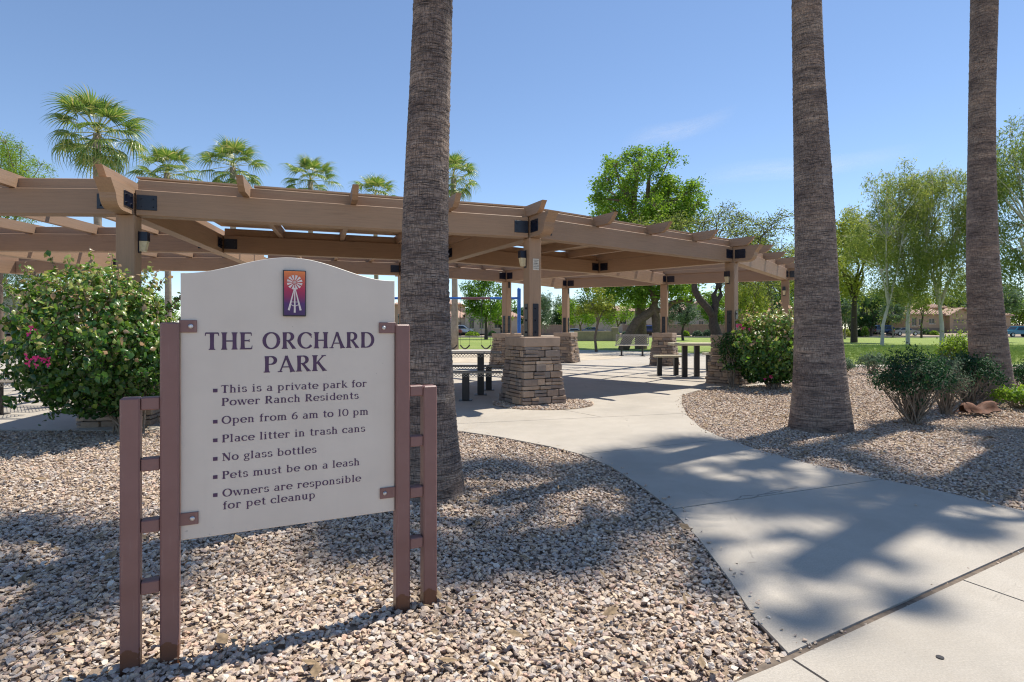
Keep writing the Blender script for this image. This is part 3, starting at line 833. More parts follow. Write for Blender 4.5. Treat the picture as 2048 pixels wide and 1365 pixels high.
# lettering: flared serif letters drawn stroke by stroke
TK, TN = .18, .085
def gly(ch):
    """returns (width, list of strokes); stroke = list of (x, z, halfwidth)"""
    S = []
    def ln(x0, z0, x1, z1, w, w2=None):
        n = 6; w2 = w if w2 is None else w2
        S.append([(x0 + (x1 - x0) * i / n, z0 + (z1 - z0) * i / n, (w + (w2 - w) * i / n) / 2 * (1 + .28 * (abs(2 * i / n - 1) ** 3))) for i in range(n + 1)])
    def bar(x0, x1, z, w=TN * .8): S.append([(x0, z, w / 2), (x1, z, w / 2)])
    def ser(x, z, L=.26):
        s = .026 if z < .3 else -.026
        S.append([(x - L / 2, z + s, .026), (x + L / 2, z + s, .026)])
    def arc(cx, cz, rx, rz, a0, a1, tk=TK, tn=TN, taper=False):
        n = max(8, int(abs(a1 - a0) / 12)); o = []
        for i in range(n + 1):
            a = R(a0 + (a1 - a0) * i / n); w = tn + (tk - tn) * abs(math.cos(a)) ** 1.3
            o.append((cx + rx * math.cos(a), cz + rz * math.sin(a), w / 2))
        S.append(o)
    x = .70; q = TK / 2; h = q * .9
    if ch == 'T': ln(.36, 0, .36, 1, TK); bar(.05, .67, .962, .075); ln(.06, .97, .03, .80, .06, .03); ln(.66, .97, .69, .80, .06, .03); ser(.36, 0, .32); w = .72
    elif ch == 'H': ln(.17, 0, .17, 1, TK); ln(.68, 0, .68, 1, TK); bar(.17, .68, .50); [ser(a, z, .30) for a in (.17, .68) for z in (0, 1)]; w = .85
    elif ch == 'E': ln(.17, 0, .17, 1, TK); bar(.1, .60, .962, .075); bar(.1, .62, .038, .075); bar(.17, .50, .51); ln(.60, .97, .61, .80, .05, .03); ln(.62, .03, .65, .22, .05, .03); ln(.5, .44, .5, .59, .04); ser(.12, 0, .2); ser(.12, 1, .2); w = .70
    elif ch == 'O': arc(.47, .5, .375, .475, 0, 360, TK, .065); w = .94
    elif ch == 'C': arc(.47, .5, .375, .475, 42, 322, TK, .06); ln(.745, .83, .77, .66, .06, .03); w = .82
    elif ch == 'D': ln(.17, 0, .17, 1, TK); arc(.36, .5, .40, .465, -90, 90, TK, .06); bar(.06, .37, .965, .06); bar(.06, .37, .035, .06); w = .86
    elif ch in 'PR':
        ln(.17, 0, .17, 1, TK); arc(.36, .735, .235 if ch == 'P' else .225, .235, -90, 90, TK, .06); bar(.06, .37, .968, .06); bar(.17, .38, .50, .06); ser(.17, 0, .32)
        if ch == 'R': ln(.36, .50, .66, 0.03, .12, .15); ser(.70, 0, .16); w = .78
        else: w = .68
    elif ch == 'A': ln(.10, 0, .43, 1, .065, .10); ln(.74, 0, .41, 1, TK, .12); bar(.22, .62, .31, .06); ser(.10, 0, .24); ser(.74, 0, .28); w = .86
    elif ch == 'K': ln(.17, 0, .17, 1, TK); ln(.24, .47, .62, .97, .06, .07); ln(.32, .58, .68, .02, .13, .16); ser(.17, 0, .3); ser(.17, 1, .3); ser(.64, 1, .24); ser(.72, 0, .18); w = .82
    elif ch == 'N': ln(.16, 0, .16, 1, .07); ln(.70, 0, .70, 1, .07); ln(.15, .97, .70, .03, TK); ser(.16, 0, .26); ser(.12, 1, .22); ser(.70, 1, .26); w = .86
    elif ch == 'o': arc(.33, x / 2, .26, x / 2 - .03, 0, 360, TK * .9, .06); w = .66
    elif ch == 'c': arc(.33, x / 2, .26, x / 2 - .03, 48, 318, TK * .9, .06); ln(.51, .57, .52, .46, .09); w = .56
    elif ch == 'e': arc(.33, x / 2, .26, x / 2 - .03, 0, 320, TK * .9, .06); bar(.10, .60, x / 2 + .01, .055); w = .63
    elif ch == 'a': ln(.46, 0, .46, .5, .14); arc(.28, .50, .18, .17, 0, 150, .13, .06); arc(.28, .20, .19, .17, 60, 330, .13, .06); bar(.28, .46, .375, .05); ser(.51, 0, .16); w = .60
    elif ch in 'bpdq':
        st = .15 if ch in 'bp' else .55; z0, z1 = {'b': (0, 1.02), 'p': (-.32, x), 'd': (0, 1.02), 'q': (-.32, x)}[ch]
        ln(st, z0, st, z1, .14); arc(.35, x / 2, .23, x / 2 - .03, 0, 360, .13, .055)
        if ch != 'b': ser(st, z0, .25)
        ser(st - .05, z1, .16); w = .70
    elif ch in 'hnm':
        ln(.15, 0, .15, 1.02 if ch == 'h' else x, .14); ser(.15, 0, .27); ser(.11, 1.02 if ch == 'h' else x, .16)
        arc(.32, .45, .17, .22, 0, 150, .13, .07); ln(.49, 0, .49, .47, .14); ser(.49, 0, .27); w = .66
        if ch == 'm': arc(.66, .45, .17, .22, 0, 150, .13, .07); ln(.83, 0, .83, .47, .14); ser(.83, 0, .27); w = 1.0
    elif ch == 'u': ln(.14, .2, .14, x, .14); ser(.10, x, .18); arc(.31, .22, .17, .20, 180, 330, .13, .07); ln(.49, 0, .49, x, .14); ser(.45, x, .18); ser(.53, 0, .18); w = .66
    elif ch == 'r': ln(.15, 0, .15, x, .14); ser(.15, 0, .28); ser(.11, x, .16); arc(.33, .44, .17, .22, 45, 150, .12, .08); ln(.43, .62, .46, .52, .10, .10); w = .50
    elif ch in 'il':
        ln(.16, 0, .16, x if ch == 'i' else 1.02, .14); ser(.16, 0, .28); ser(.11, x if ch == 'i' else 1.02, .17)
        if ch == 'i': ln(.155, .86, .155, .99, .13)
        w = .33
    elif ch == 't': ln(.20, .15, .20, .92, .14); bar(.03, .40, x - .03, .065); arc(.33, .16, .13, .14, 180, 310, .13, .06); w = .42
    elif ch == 'f': ln(.19, 0, .19, .80, .14); bar(.03, .38, x - .03, .065); arc(.33, .80, .14, .20, 60, 180, .13, .06); ser(.20, 0, .30); w = .40
    elif ch == 'k': ln(.15, 0, .15, 1.02, .14); ser(.15, 0, .27); ser(.11, 1.02, .16); ln(.2, .33, .50, .68, .055, .06); ln(.28, .42, .56, .02, .12, .14); ser(.50, x, .2); ser(.58, 0, .17); w = .63
    elif ch == 's': arc(.27, .52, .17, .15, 40, 250, .12, .07); arc(.28, .19, .18, .16, -140, 70, .13, .07); ln(.42, .63, .43, .53, .07); ln(.10, .06, .09, .18, .07); w = .52
    elif ch == 'v': ln(.07, x, .31, 0, .15, .11); ln(.31, 0, .53, x, .05, .06); ser(.07, x, .24); ser(.53, x, .2); w = .58
    elif ch == 'w': ln(.07, x, .27, 0, .15, .11); ln(.27, 0, .44, x, .05, .06); ln(.42, x, .64, 0, .15, .11); ln(.64, 0, .83, x, .05, .06); ser(.07, x, .22); ser(.42, x, .22); ser(.83, x, .2); w = .88
    elif ch == 'g': arc(.29, .47, .19, .19, 0, 360, .12, .055); arc(.29, -.08, .23, .16, 0, 360, .11, .055); ln(.16, .30, .20, .10, .07, .10); ln(.44, .62, .58, .68, .06); w = .60
    elif ch == '6': arc(.32, .31, .24, .28, 0, 360, .14, .06); arc(.56, .36, .48, .60, 95, 175, .14, .06); w = .65
    elif ch == '1': ln(.20, 0, .20, 1, .14); ser(.20, 0, .30); ser(.16, 1, .24); w = .40
    elif ch == '0': arc(.36, .5, .28, .475, 0, 360, .14, .06); w = .72
    else: w = .34
    return w, S
def text_obj(txt, l_px, r_px, z_base, cap, parent, track=.05, name='lettering', word=None):
    """letters between two photo columns on the sign plane, with base line z_base and cap height cap"""
    W_ = []; x = 0
    for ch in txt:
        w, S = gly(ch); W_.append((x, S)); x += w + track
    total = x - track
    s0, _ = sinv(l_px, 700, .0125); s1, _ = sinv(r_px, 700, .0125)
    kx = (s1 - s0) / total
    b = MB(); lay = 0
    for ox, S in W_:
        for st in S:
            lay += 1; y = -PT / 2 - .0010 - .00004 * (lay % 9)
            o = len(b.v); P = [((ox + p[0]) * kx, p[1] * cap, p[2]) for p in st]
            n = len(P); m_ = (kx + cap) / 2
            for i, (px_, pz_, hw) in enumerate(P):
                a = P[max(0, i - 1)]; c = P[min(n - 1, i + 1)]
                d = Vector((c[0] - a[0], c[1] - a[1]));
                if d.length < 1e-9: d = Vector((1, 0))
                d.normalize(); hw *= m_ * 1.08
                b.v += [(px_ - d.y * hw, y, pz_ + d.x * hw), (px_ + d.y * hw, y, pz_ - d.x * hw)]
            for i in range(n - 1):
                b.f.append((o + 2 * i, o + 2 * i + 1, o + 2 * i + 3, o + 2 * i + 2)); b.m.append(0)
    me = b.mesh(name, M['purple'])
    return link(name, me, parent, loc=(s0, 0, z_base))
def line_z(px, py): return sinv(px, py, .0125)[1]
zt = (line_z(409, 699.5) + line_z(748, 696.5)) / 2; ct = ((line_z(409, 664.5) + line_z(748, 665.5)) / 2 - zt)
text_obj('THE ORCHARD', 409, 749, zt, ct, panel, .07)
zp = (line_z(527, 745.3) + line_z(653, 742.3)) / 2
text_obj('PARK', 527, 654, zp, ct * .97, panel, .05)
body = [('This is a private park for', 442, 733.5, 785.4, 775, 1), ('Power Ranch Residents', 443, 717.5, 811.5, 798.7, 0), ('Open from 6 am to 10 pm', 443, 737, 847.4, 830.8, 1),
        ('Place litter in trash cans', 443.6, 730.5, 884.6, 864.6, 1), ('No glass bottles', 444, 633, 921.3, 907, 1), ('Pets must be on a leash', 444, 719.5, 958, 931.5, 1),
        ('Owners are responsible', 444.6, 722, 993.6, 964, 1), ('for pet cleanup', 445.4, 631, 1018.7, 998, 0)]
for txt, l, r_, yl, yr, bul in body:
    z = (line_z(l, yl) + line_z(r_, yr)) / 2
    text_obj(txt, l, r_, z, .0315, panel, .075)
    if bul:
        sb, _ = sinv(430.5, 800, .0125)
        b = MB(); b.box((0, 0, 0), (.0165, .0008, .0150)); b.build('bullet', M['purple'], panel, loc=(sb, -PT / 2 - .001, z + .011))
# ---------------------------------------------------------------- palms
def smooth_noise(n, seed, k=3):
    r_ = np.random.default_rng(seed); a = r_.normal(size=n)
    ker = np.ones(k) / k
    return np.convolve(a, ker, 'same')
def palm_trunk(prof, seed, nseg=96, dz=.012):
    """prof: list of (z, cx, cy, r) world offsets; returns mesh with UV and real ring relief"""
    zs = np.arange(prof[0][0], prof[-1][0], dz); P = np.array(prof)
    from_ = lambda j: np.interp(zs, P[:, 0], P[:, j])
    def sm(a, k=61):
        pad = np.pad(a, k, mode='edge'); return np.convolve(pad, np.ones(k) / k, 'same')[k:-k]
    cx, cy, rr_ = sm(from_(1)), sm(from_(2)), sm(from_(3))
    r_ = np.random.default_rng(seed)
    # irregular leaf scar rings
    m = len(zs); th = np.linspace(0, 2 * math.pi, nseg, endpoint=False)
    bounds = [0]; 
    while bounds[-1] < zs[-1] - zs[0] + .2: bounds.append(bounds[-1] + r_.uniform(.022, .06))
    bounds = np.array(bounds)
    TH, ZZ = np.meshgrid(th, zs - zs[0])
    warp = sum(r_.uniform(.005, .014) * np.sin(TH * k + r_.uniform(0, 6) + ZZ * r_.uniform(-3, 3)) for k in (1, 2, 3, 5, 7))
    Zw = ZZ + warp + .1
    idx = np.clip(np.searchsorted(bounds, Zw) - 1, 0, len(bounds) - 2)
    t = (Zw - bounds[idx]) / (bounds[idx + 1] - bounds[idx])
    saw = (t ** .7) * r_.uniform(.3, 1.2, len(bounds))[idx]
    side = .6 + .4 * np.sin(TH + ZZ * .8)
    vert = np.zeros_like(TH)
    cols = r_.normal(size=nseg); vert += cols[None, :] * .35
    hh = saw * .0085 * side + vert * .0022 + r_.normal(size=TH.shape) * .0011
    Rr = rr_[:, None] + hh
    X = cx[:, None] + Rr * np.cos(TH); Y = cy[:, None] + Rr * np.sin(TH); Z = np.repeat(zs[:, None], nseg, 1)
    co = np.stack([X, Y, Z], -1).reshape(-1, 3)
    ii, jj = np.meshgrid(np.arange(m - 1), np.arange(nseg), indexing='ij'); j2 = (jj + 1) % nseg
    F = np.stack([ii * nseg + jj, ii * nseg + j2, (ii + 1) * nseg + j2, (ii + 1) * nseg + jj], -1).reshape(-1, 4)
    me = quad_mesh('trunk', co, F, M['palmtrunk'], smooth=True)
    uv = me.uv_layers.new(name='UVMap'); r0 = float(np.mean(rr_))
    u0 = jj / nseg * 2 * math.pi * r0; u1 = (jj + 1) / nseg * 2 * math.pi * r0; v0 = zs[ii]; v1 = zs[ii + 1]
    U = np.stack([u0, v0, u1, v0, u1, v1, u0, v1], -1).reshape(-1)
    uv.data.foreach_set('uv', U.astype(np.float32)); return me
def quad_mesh(name, co, F, mat_, smooth=False, tint=None):
    me = bpy.data.meshes.new(name); nv, nf = len(co), len(F); k = F.shape[1]
    me.vertices.add(nv); me.vertices.foreach_set('co', np.asarray(co, np.float32).reshape(-1))
    me.loops.add(nf * k); me.loops.foreach_set('vertex_index', F.reshape(-1).astype(np.int32))
    me.polygons.add(nf); me.polygons.foreach_set('loop_start', np.arange(0, nf * k, k, dtype=np.int32))
    try: me.polygons.foreach_set('loop_total', np.full(nf, k, np.int32))
    except Exception: pass
    me.update(calc_edges=True)
    if smooth: me.polygons.foreach_set('use_smooth', np.ones(nf, bool))
    me.materials.append(mat_)
    if tint is not None:
        at = me.attributes.new('tint', 'FLOAT', 'POINT'); at.data.foreach_set('value', np.asarray(tint, np.float32))
    return me

def frond_mesh(seed, droop, R0=.96, pet=1.04, nseg=22):
    """fan frond along +X, petiole length pet, blade radius R0"""
    r_ = random.Random(seed); V = []; F = []; T = []
    def addv(p, t): V.append(p); T.append(t); return len(V) - 1
    # petiole as flat strip of quads (two crossed)
    n = 5; w = .022
    for cross in (0, 1):
        prev = None
        for i in range(n + 1):
            t = i / n; x = pet * t; z = -.10 * pet * t * t * droop
            a, b_ = ((x, -w * (1 - .5 * t), z), (x, w * (1 - .5 * t), z)) if cross == 0 else ((x, 0, z - w * .6), (x, 0, z + w * .6))
            cur = (addv(a, .92), addv(b_, .92))
            if prev: F.append((prev[0], prev[1], cur[1], cur[0]))
            prev = cur
    hx, hz = pet, -.10 * pet * droop
    A = 118; slope = -.20 * droop
    for k in range(nseg):
        a = R(-A + 2 * A * (k + .5) / nseg); da = R(2 * A / nseg) * .55
        Ln = R0 * (1 - .22 * abs(a) / R(A)) * r_.uniform(.9, 1.05)
        tint = r_.uniform(.05, .9); d = (math.cos(a), math.sin(a)); nrm = (-d[1], d[0])
        prev = None
        for (t, wf, dz) in ((0, .02, 0), (.42, 1, -.02), (.60, .52, -.10), (.82, .30, -.30), (1.0, .03, -.60)):
            rr2 = Ln * t; hw = Ln * .40 * math.tan(da) * wf * .88 if t > 0 else .004
            dzz = dz * Ln * (.35 + .75 * droop) + slope * rr2 * .3 + r_.uniform(-.01, .01)
            pull = 1 - .22 * max(0, t - .5) * droop * 1.4
            c = (hx + d[0] * rr2 * pull, d[1] * rr2 * pull, hz + dzz + .10 * abs(math.sin(a)) * rr2 * (1 - t) )
            fold = hw * .5
            cur = (addv((c[0] + nrm[0] * hw, c[1] + nrm[1] * hw, c[2] - fold), tint), addv((c[0], c[1], c[2] + fold * .5), min(1, tint + .2)), addv((c[0] - nrm[0] * hw, c[1] - nrm[1] * hw, c[2] - fold), tint))
            if prev:
                F.append((prev[0], prev[1], cur[1], cur[0])); F.append((prev[1], prev[2], cur[2], cur[1]))
            prev = cur
    return quad_mesh('frond', np.array(V), np.array(F), L['palm'], tint=T)
fronds = [[frond_mesh(10 * k + j, dr) for j in range(2)] for k, dr in enumerate((.25, .7, 1.2))]
dead = None
def crown(parent, z, x, y, n, seed, Rad, low=128, pet=None):
    r_ = random.Random(seed)
    for k in range(n):
        f = (k + .5) / n; el = 84 - low * f ** 1.1 + r_.uniform(-8, 8)
        az = k * 137.5 + r_.uniform(-14, 14)
        kind = 0 if f < .3 else (1 if f < .7 else 2)
        s = Rad / 2 * (.72 + .28 * min(1, f * 2.4)) * r_.uniform(.9, 1.08)
        mm = Matrix.Translation((x, y, z + .12 * (1 - f))) @ Matrix.Rotation(R(az), 4, 'Z') @ Matrix.Rotation(R(-el), 4, 'Y') @ Matrix.Rotation(r_.uniform(-.3, .3), 4, 'X') @ Matrix.Scale(s, 4)
        link('frond', fronds[kind][r_.randrange(2)], parent, mat=mm)
def near_palm(px, y, prof_px, seed, crown_h, crown_r, label):
    """prof_px: list of (photo y, photo centre x, photo width)"""
    bx = xa(px, y)
    t = thing('palm_tree', (bx, y, 0), label, 'palm tree', 'tall palms with bare trunks along the path')
    prof = []
    for (py, pcx, pw) in prof_px:
        prof.append((za(py, y), xa(pcx, y) - bx, 0, pw * y / FPX / 2 * .96))
    top = prof[-1]; prof.append((crown_h, top[1] + (top[1] - prof[-2][1]) * .3, .0, top[3] * .86))
    prof[0] = (-.06,) + prof[0][1:]
    link('trunk', palm_trunk(prof, seed), t)
    b = MB(); b.tube([(prof[-1][1], 0, crown_h - .1), (prof[-1][1], 0, crown_h + .35)], [top[3] * 1.15, top[3] * .7], 12); b.build('boot', M['rust'], t)
    crown(t, crown_h + .15, prof[-1][1], 0, 30, seed, crown_r, 100)
    return t
near_palm(862, 4.55, [(1010, 864, 152), (975, 863, 136), (940, 861, 124), (800, 856, 108), (650, 850, 102), (500, 849, 95), (350, 853, 89), (150, 861, 82), (0, 867, 79)], 3, 6.6, 1.9, 'tall palm trunk standing right behind the park sign')
near_palm(1640, 7.45, [(870, 1641, 130), (855, 1641, 120), (800, 1641, 106), (700, 1637, 92), (600, 1633, 83), (500, 1631, 77), (400, 1627, 73), (300, 1623, 67), (150, 1617, 59), (0, 1613, 55)], 4, 10.0, 1.9, 'tall palm trunk in gravel between the right bougainvillea and the woody shrub')
near_palm(1985, 10.35, [(815, 1987, 84), (800, 1986, 76), (700, 1977, 66), (600, 1969, 59), (500, 1964, 53), (350, 1963, 47), (200, 1964, 44), (0, 1969, 46)], 5, 16.4, 2.0, 'tall palm trunk at the far right behind the dark green shrubs')

def side_palm(x, y, h, r_, seed, label, n=30):
    t = thing('palm_tree', (x, y, 0), label, 'palm tree', 'tall palms with bare trunks along the path')
    link('trunk', palm_trunk([(-.06, 0, 0, .34), (.6, 0, 0, .25), (3, .03, 0, .21), (h, .1, 0, .17)], seed, nseg=48, dz=.03), t)
    crown(t, h + .15, .1, 0, n, seed, r_)
side_palm(7.05, 7.15, 9.6, 1.1, 21, 'shorter palm outside the right edge, nearest the path', 17)
side_palm(7.75, 7.95, 16.2, .95, 22, 'tallest palm outside the right edge, behind the shorter one', 13)
side_palm(11.2, 9.9, 12.0, 1.9, 23, 'palm farthest outside the right edge in the gravel')
far = [(196, 28.5, 258, 98, 'tallest far palm at the left above the pergola corner', 40), (335, 37, 338, 72, 'far palm with feathery crown, second from the left above the pergola', 34),
       (467, 37, 325, 72, 'far palm third from the left with fronds hanging over the beam', 36), (622, 42, 352, 62, 'far palm with round crown left of the empty sky gap above the sign', 32),
       (752, 46, 385, 56, 'low far palm crown just left of the near palm trunk', 30), (908, 36, 345, 62, 'far palm crown half hidden behind the near palm trunk', 32)]
for px, y, cy_px, rad_px, lab, n in far:
    x = xa(px, y); z = za(cy_px + 10, y); rd = rad_px * y / FPX
    t = thing('palm_tree', (x, y, 0), lab, 'palm tree', 'palms behind the pergola')
    b = MB(); pts = [(math.sin(k * .7) * .05, 0, z * k / 8) for k in range(9)]
    b.tube(pts, [.30, .24, .20, .19, .18, .175, .17, .165, .18], 12); b.build('trunk', M['palmtrunkfar'], t, smooth=True)
    crown(t, z, pts[-1][0], 0, n, int(px), rd * 1.1, 138)

# ---------------------------------------------------------------- broad-leaved trees
def grow(tubes, terms, p, d, Ln, r, depth, P, rn, leafy=None):
    n = 4; pts = [p]; rad = [r]
    for i in range(n):
        d = (d + Vector((rn.gauss(0, P['wob']), rn.gauss(0, P['wob']), rn.gauss(0, P['wob'] * .6) + P['up']))).normalized()
        p = p + d * (Ln / n); pts.append(p); rad.append(r * (1 - (1 - P['tap']) * (i + 1) / n))
    tubes.append((pts, rad))
    if depth <= P['leafdepth']:
        for q in pts[2:]: terms.append((q, d))
    if depth == 0: return
    k = rn.choice(P['kids']); base = rn.uniform(0, 6.28)
    for j in range(k):
        a = base + j * 6.283 / k + rn.uniform(-.5, .5); sp = rn.uniform(*P['spread'])
        s1 = d.cross(Vector((0, 0, 1)));
        if s1.length < .1: s1 = Vector((1, 0, 0))
        s1.normalize(); s2 = d.cross(s1)
        nd = (d * math.cos(sp) + (s1 * math.cos(a) + s2 * math.sin(a)) * math.sin(sp)).normalized()
        q = pts[-1] if j < 2 else pts[rn.choice([2, 3])]
        grow(tubes, terms, q, nd, Ln * rn.uniform(*P['ratio']), rad[-1] * (.8 if k < 3 else .7), depth - 1, P, rn)
def leaves(cent, dirs, n, sig, size, aspect, droop, seed, tintf=None, hang=0):
    """n rhombic leaves round the given centres -> quads"""
    r_ = np.random.default_rng(seed); C = np.asarray(cent); m = len(C)
    ix = r_.integers(0, m, n); off_ = r_.normal(size=(n, 3)) * np.array(sig)
    cnt = C[ix] + off_
    if hang: cnt[:, 2] -= np.abs(r_.gamma(1.3, hang, n))
    d = r_.normal(size=(n, 3)); d[:, 2] = d[:, 2] * .6 - droop; d /= np.linalg.norm(d, axis=1)[:, None]
    s = np.cross(d, r_.normal(size=(n, 3))); s /= np.linalg.norm(s, axis=1)[:, None] + 1e-9
    Ls = size * r_.uniform(.6, 1.3, n)[:, None]; Ws = Ls * aspect
    nn = np.cross(d, s)
    v = np.stack([cnt - d * Ls / 2, cnt + s * Ws / 2 + nn * Ws * .15, cnt + d * Ls / 2, cnt - s * Ws / 2 + nn * Ws * .15], 1)
    clump = r_.uniform(0, 1, m)[ix]
    t = np.clip(.25 + .3 * clump + r_.normal(size=n) * .2, 0, 1)
    if tintf is not None: t = tintf(cnt, t, r_)
    return v.reshape(-1, 3), np.arange(4 * n).reshape(n, 4), np.repeat(t, 4)
PK = dict(
    ash=dict(wob=.10, up=.05, tap=.7, leafdepth=1, kids=[3, 3, 4], spread=(.35, .75), ratio=(.62, .82)),
    euc=dict(wob=.10, up=.07, tap=.7, leafdepth=1, kids=[2, 3], spread=(.3, .62), ratio=(.66, .84)),
    mesq=dict(wob=.2, up=.0, tap=.7, leafdepth=1, kids=[3, 3, 4], spread=(.4, .85), ratio=(.6, .82)),
    gen=dict(wob=.12, up=.06, tap=.7, leafdepth=1, kids=[3, 4], spread=(.4, .8), ratio=(.6, .8)))
def tree(name, px, y, top_px, half_px, kind, leaf, bark, seed, nleaf, lsize, aspect=.45, droop=.1, label='', cat='tree', trunk_frac=.22, r0=.035, depth=4, sig=.05, base_z=0.0, cx_px=None, group=None, trunks=None, tbias=0, hang=0, ld=None):
    rn = random.Random(seed); P = dict(PK[kind]); P['leafdepth'] = ld if ld is not None else P['leafdepth']; tubes = []; terms = []
    x = xa(px, y); H = za(top_px, y) - base_z; Wd = half_px * y / FPX
    if trunks is None:
        grow(tubes, terms, Vector((0, 0, 0)), Vector((rn.uniform(-.06, .06), rn.uniform(-.06, .06), 1)), trunk_frac, r0, depth, P, rn)
    else:
        for tr in trunks:
            pts = [Vector(q[:3]) for q in tr]; tubes.append((pts, [q[3] for q in tr]))
            for kk in range(tr_k):
                d0 = (pts[-1] - pts[-2]).normalized(); d0 = (d0 + Vector((rn.gauss(0, .45), rn.gauss(0, .45), rn.uniform(0, .5)))).normalized()
                grow(tubes, terms, pts[-1], d0, trunk_frac, tr[-1][3] * .75, depth, P, rn)
    C = np.array([list(q) for q, d in terms])
    ctr = C.mean(0) if cx_px is None else np.array([0, 0, 0]); ext = np.percentile(np.abs(C[:, :2] - C.mean(0)[:2]), 93)
    zt_ = np.percentile(C[:, 2], 98)
    sxy = Wd / (ext + sig); sz = H / (zt_ + sig)
    S = np.array([sxy, sxy, sz])
    t = thing(name, (x, y, base_z), label, cat, group)
    b = MB(); lo = 1e9
    for pts, rad in tubes:
        n = 8 if rad[0] > r0 * .6 else (5 if rad[0] > r0 * .3 else 3)
        b.tube([(q.x * sxy, q.y * sxy, q.z * sz) for q in pts], [max(rr2 * min(sxy, sz), .006) for rr2 in rad], n, cap=False)
    b.build('trunk', bark, t, smooth=True)
    Cs = C * S
    v, F, tt = leaves(Cs, None, nleaf, (sig * sxy, sig * sxy, sig * sz * .8), lsize, aspect, droop, seed, hang=hang)
    if tbias: tt = np.clip(tt + tbias, 0, 1)
    me = quad_mesh('crown', v, F, L[leaf], tint=tt); link('crown', me, t)
    return t

def lobe_tree(name, px, y, top_px, half_px, leaf, bark, seed, nleaf, lsize, label, bot_px=None, aspect=.42, droop=.2, hang=0, nlobes=26, lobe=.30, r0=.2, lean=0, group=None, base_z=0.0, tbias=0, fork=.55, gap=.5, nclus=16, twigs=True, peak=0):
    """trunk and limbs reaching into leaf-covered lobes that leave gaps between them"""
    rn = random.Random(seed); r_ = np.random.default_rng(seed)
    x = xa(px, y); top = za(top_px, y) - base_z; W_ = half_px * y / FPX
    bot = (za(bot_px, y) - base_z) if bot_px else top * .30
    cz = (top + bot) / 2; hz = (top - bot) / 2
    t = thing(name, (x, y, base_z), label, 'tree', group); b = MB()
    fk = max(.3, min(bot * fork * 1.6, top * .5))
    tp = [Vector((0, 0, -.1)), Vector((lean * .15 + rn.gauss(0, .05), rn.gauss(0, .05), fk * .5)), Vector((lean * .4 + rn.gauss(0, .08), rn.gauss(0, .08), fk))]
    b.tube(tp, [r0 * 1.25, r0, r0 * .85], 8, cap=False)
    lobes = []
    for k in range(nlobes):
        for _ in range(40):
            d = r_.normal(size=3); d /= np.linalg.norm(d); q = r_.uniform(.25, 1) ** .45
            p = d * q * (1 - lobe * .35) + np.array([0, 0, 0])
            if all(np.linalg.norm(p - o[0]) > lobe * gap for o in lobes): break
        rr2 = lobe * r_.uniform(.65, 1.2)
        if peak and p[2] > .3: p[2] *= 1 + peak * r_.uniform(-.25, .25)
        lobes.append((p, rr2))
    hubs = []
    nh = max(3, nlobes // 6)
    for k in range(nh):
        a = k * 6.283 / nh + rn.uniform(-.4, .4)
        hub = Vector((math.cos(a) * W_ * .30 + lean * .6, math.sin(a) * W_ * .30, cz - hz * rn.uniform(.15, .6)))
        m = tp[-1].lerp(hub, .5) + Vector((rn.gauss(0, .06 * W_), rn.gauss(0, .06 * W_), hz * .05))
        b.tube([tp[-1] - Vector((0, 0, .1)), m, hub], [r0 * .62, r0 * .48, r0 * .36], 6, cap=False); hubs.append(hub)
    C = []; 
    for (p, rr2) in lobes:
        P_ = Vector((p[0] * W_ + lean * .6, p[1] * W_, cz + p[2] * hz)); hub = min(hubs, key=lambda h: (h - P_).length)
        m = hub.lerp(P_, .5) + Vector((rn.gauss(0, .05 * W_), rn.gauss(0, .05 * W_), .04 * hz))
        b.tube([hub, m, P_], [r0 * .34, r0 * .2, r0 * .10], 5, cap=False)
        for j in range(nclus):
            d = r_.normal(size=3); d[2] = d[2] + .25; d /= np.linalg.norm(d); q = r_.uniform(.45, 1.08)
            c = np.array(P_) + d * q * rr2 * np.array([W_, W_, hz * (.9 if hz < W_ * 1.5 else .55)])
            C.append(c)
            if twigs and j % 2 == 0: b.tube([P_, P_.lerp(Vector(c), .5) + Vector((0, 0, .03 * hz)), Vector(c)], [r0 * .08, r0 * .05, r0 * .025], 3, cap=False)
    b.build('trunk', bark, t, smooth=True)
    s = lobe * W_ * .20
    v, F, tt = leaves(np.array(C), None, nleaf, (s, s, s * .8), lsize, aspect, droop, seed, hang=hang)
    tt = np.clip(tt + tbias, 0, 1)
    link('crown', quad_mesh('crown', v, F, L[leaf], tint=tt), t); return t
# the big green ash behind the pergola, its trunks leaning apart
ashy = 38.0
lobe_tree('ash_tree', 1282, ashy, 290, 122, 'ash', M['branch'], 63, 34000, .20, 'big bright green broad tree rising behind the right half of the pergola', bot_px=520, nlobes=62, lobe=.21, r0=.36, hang=.12, nclus=20, gap=.75, peak=1.0)
b = MB()
tl = thing('leaning_tree', (xa(1252, 36), 36, 0), 'thick leaning tree trunk behind the mesh bench, bending right into the green crown', 'tree')
def lean_pts(lst, y): return [(xa(px, y) - xa(1252, 36), y - 36 + dy, za(py, y)) for px, py, dy in lst]
b.tube([(q[0], q[1], max(q[2], -.1)) for q in lean_pts([(1246, 702, 0), (1254, 680, 0), (1264, 660, 0), (1275, 642, 0), (1292, 632, .2), (1306, 622, .3), (1312, 600, .3), (1304, 578, .3), (1296, 555, .4)], 36)], [.36, .33, .32, .31, .30, .28, .24, .18, .12], 10)
b.tube(lean_pts([(1318, 694, .3), (1316, 660, .3), (1314, 635, .3), (1310, 612, .3), (1322, 590, .4), (1336, 560, .4)], 36), [.30, .27, .27, .24, .17, .1], 10)
b.tube(lean_pts([(1310, 618, .3), (1330, 624, .1), (1344, 606, 0), (1366, 600, 0), (1382, 604, 0), (1388, 590, 0), (1378, 578, 0)], 36), [.17, .16, .14, .13, .12, .12, .09], 8)
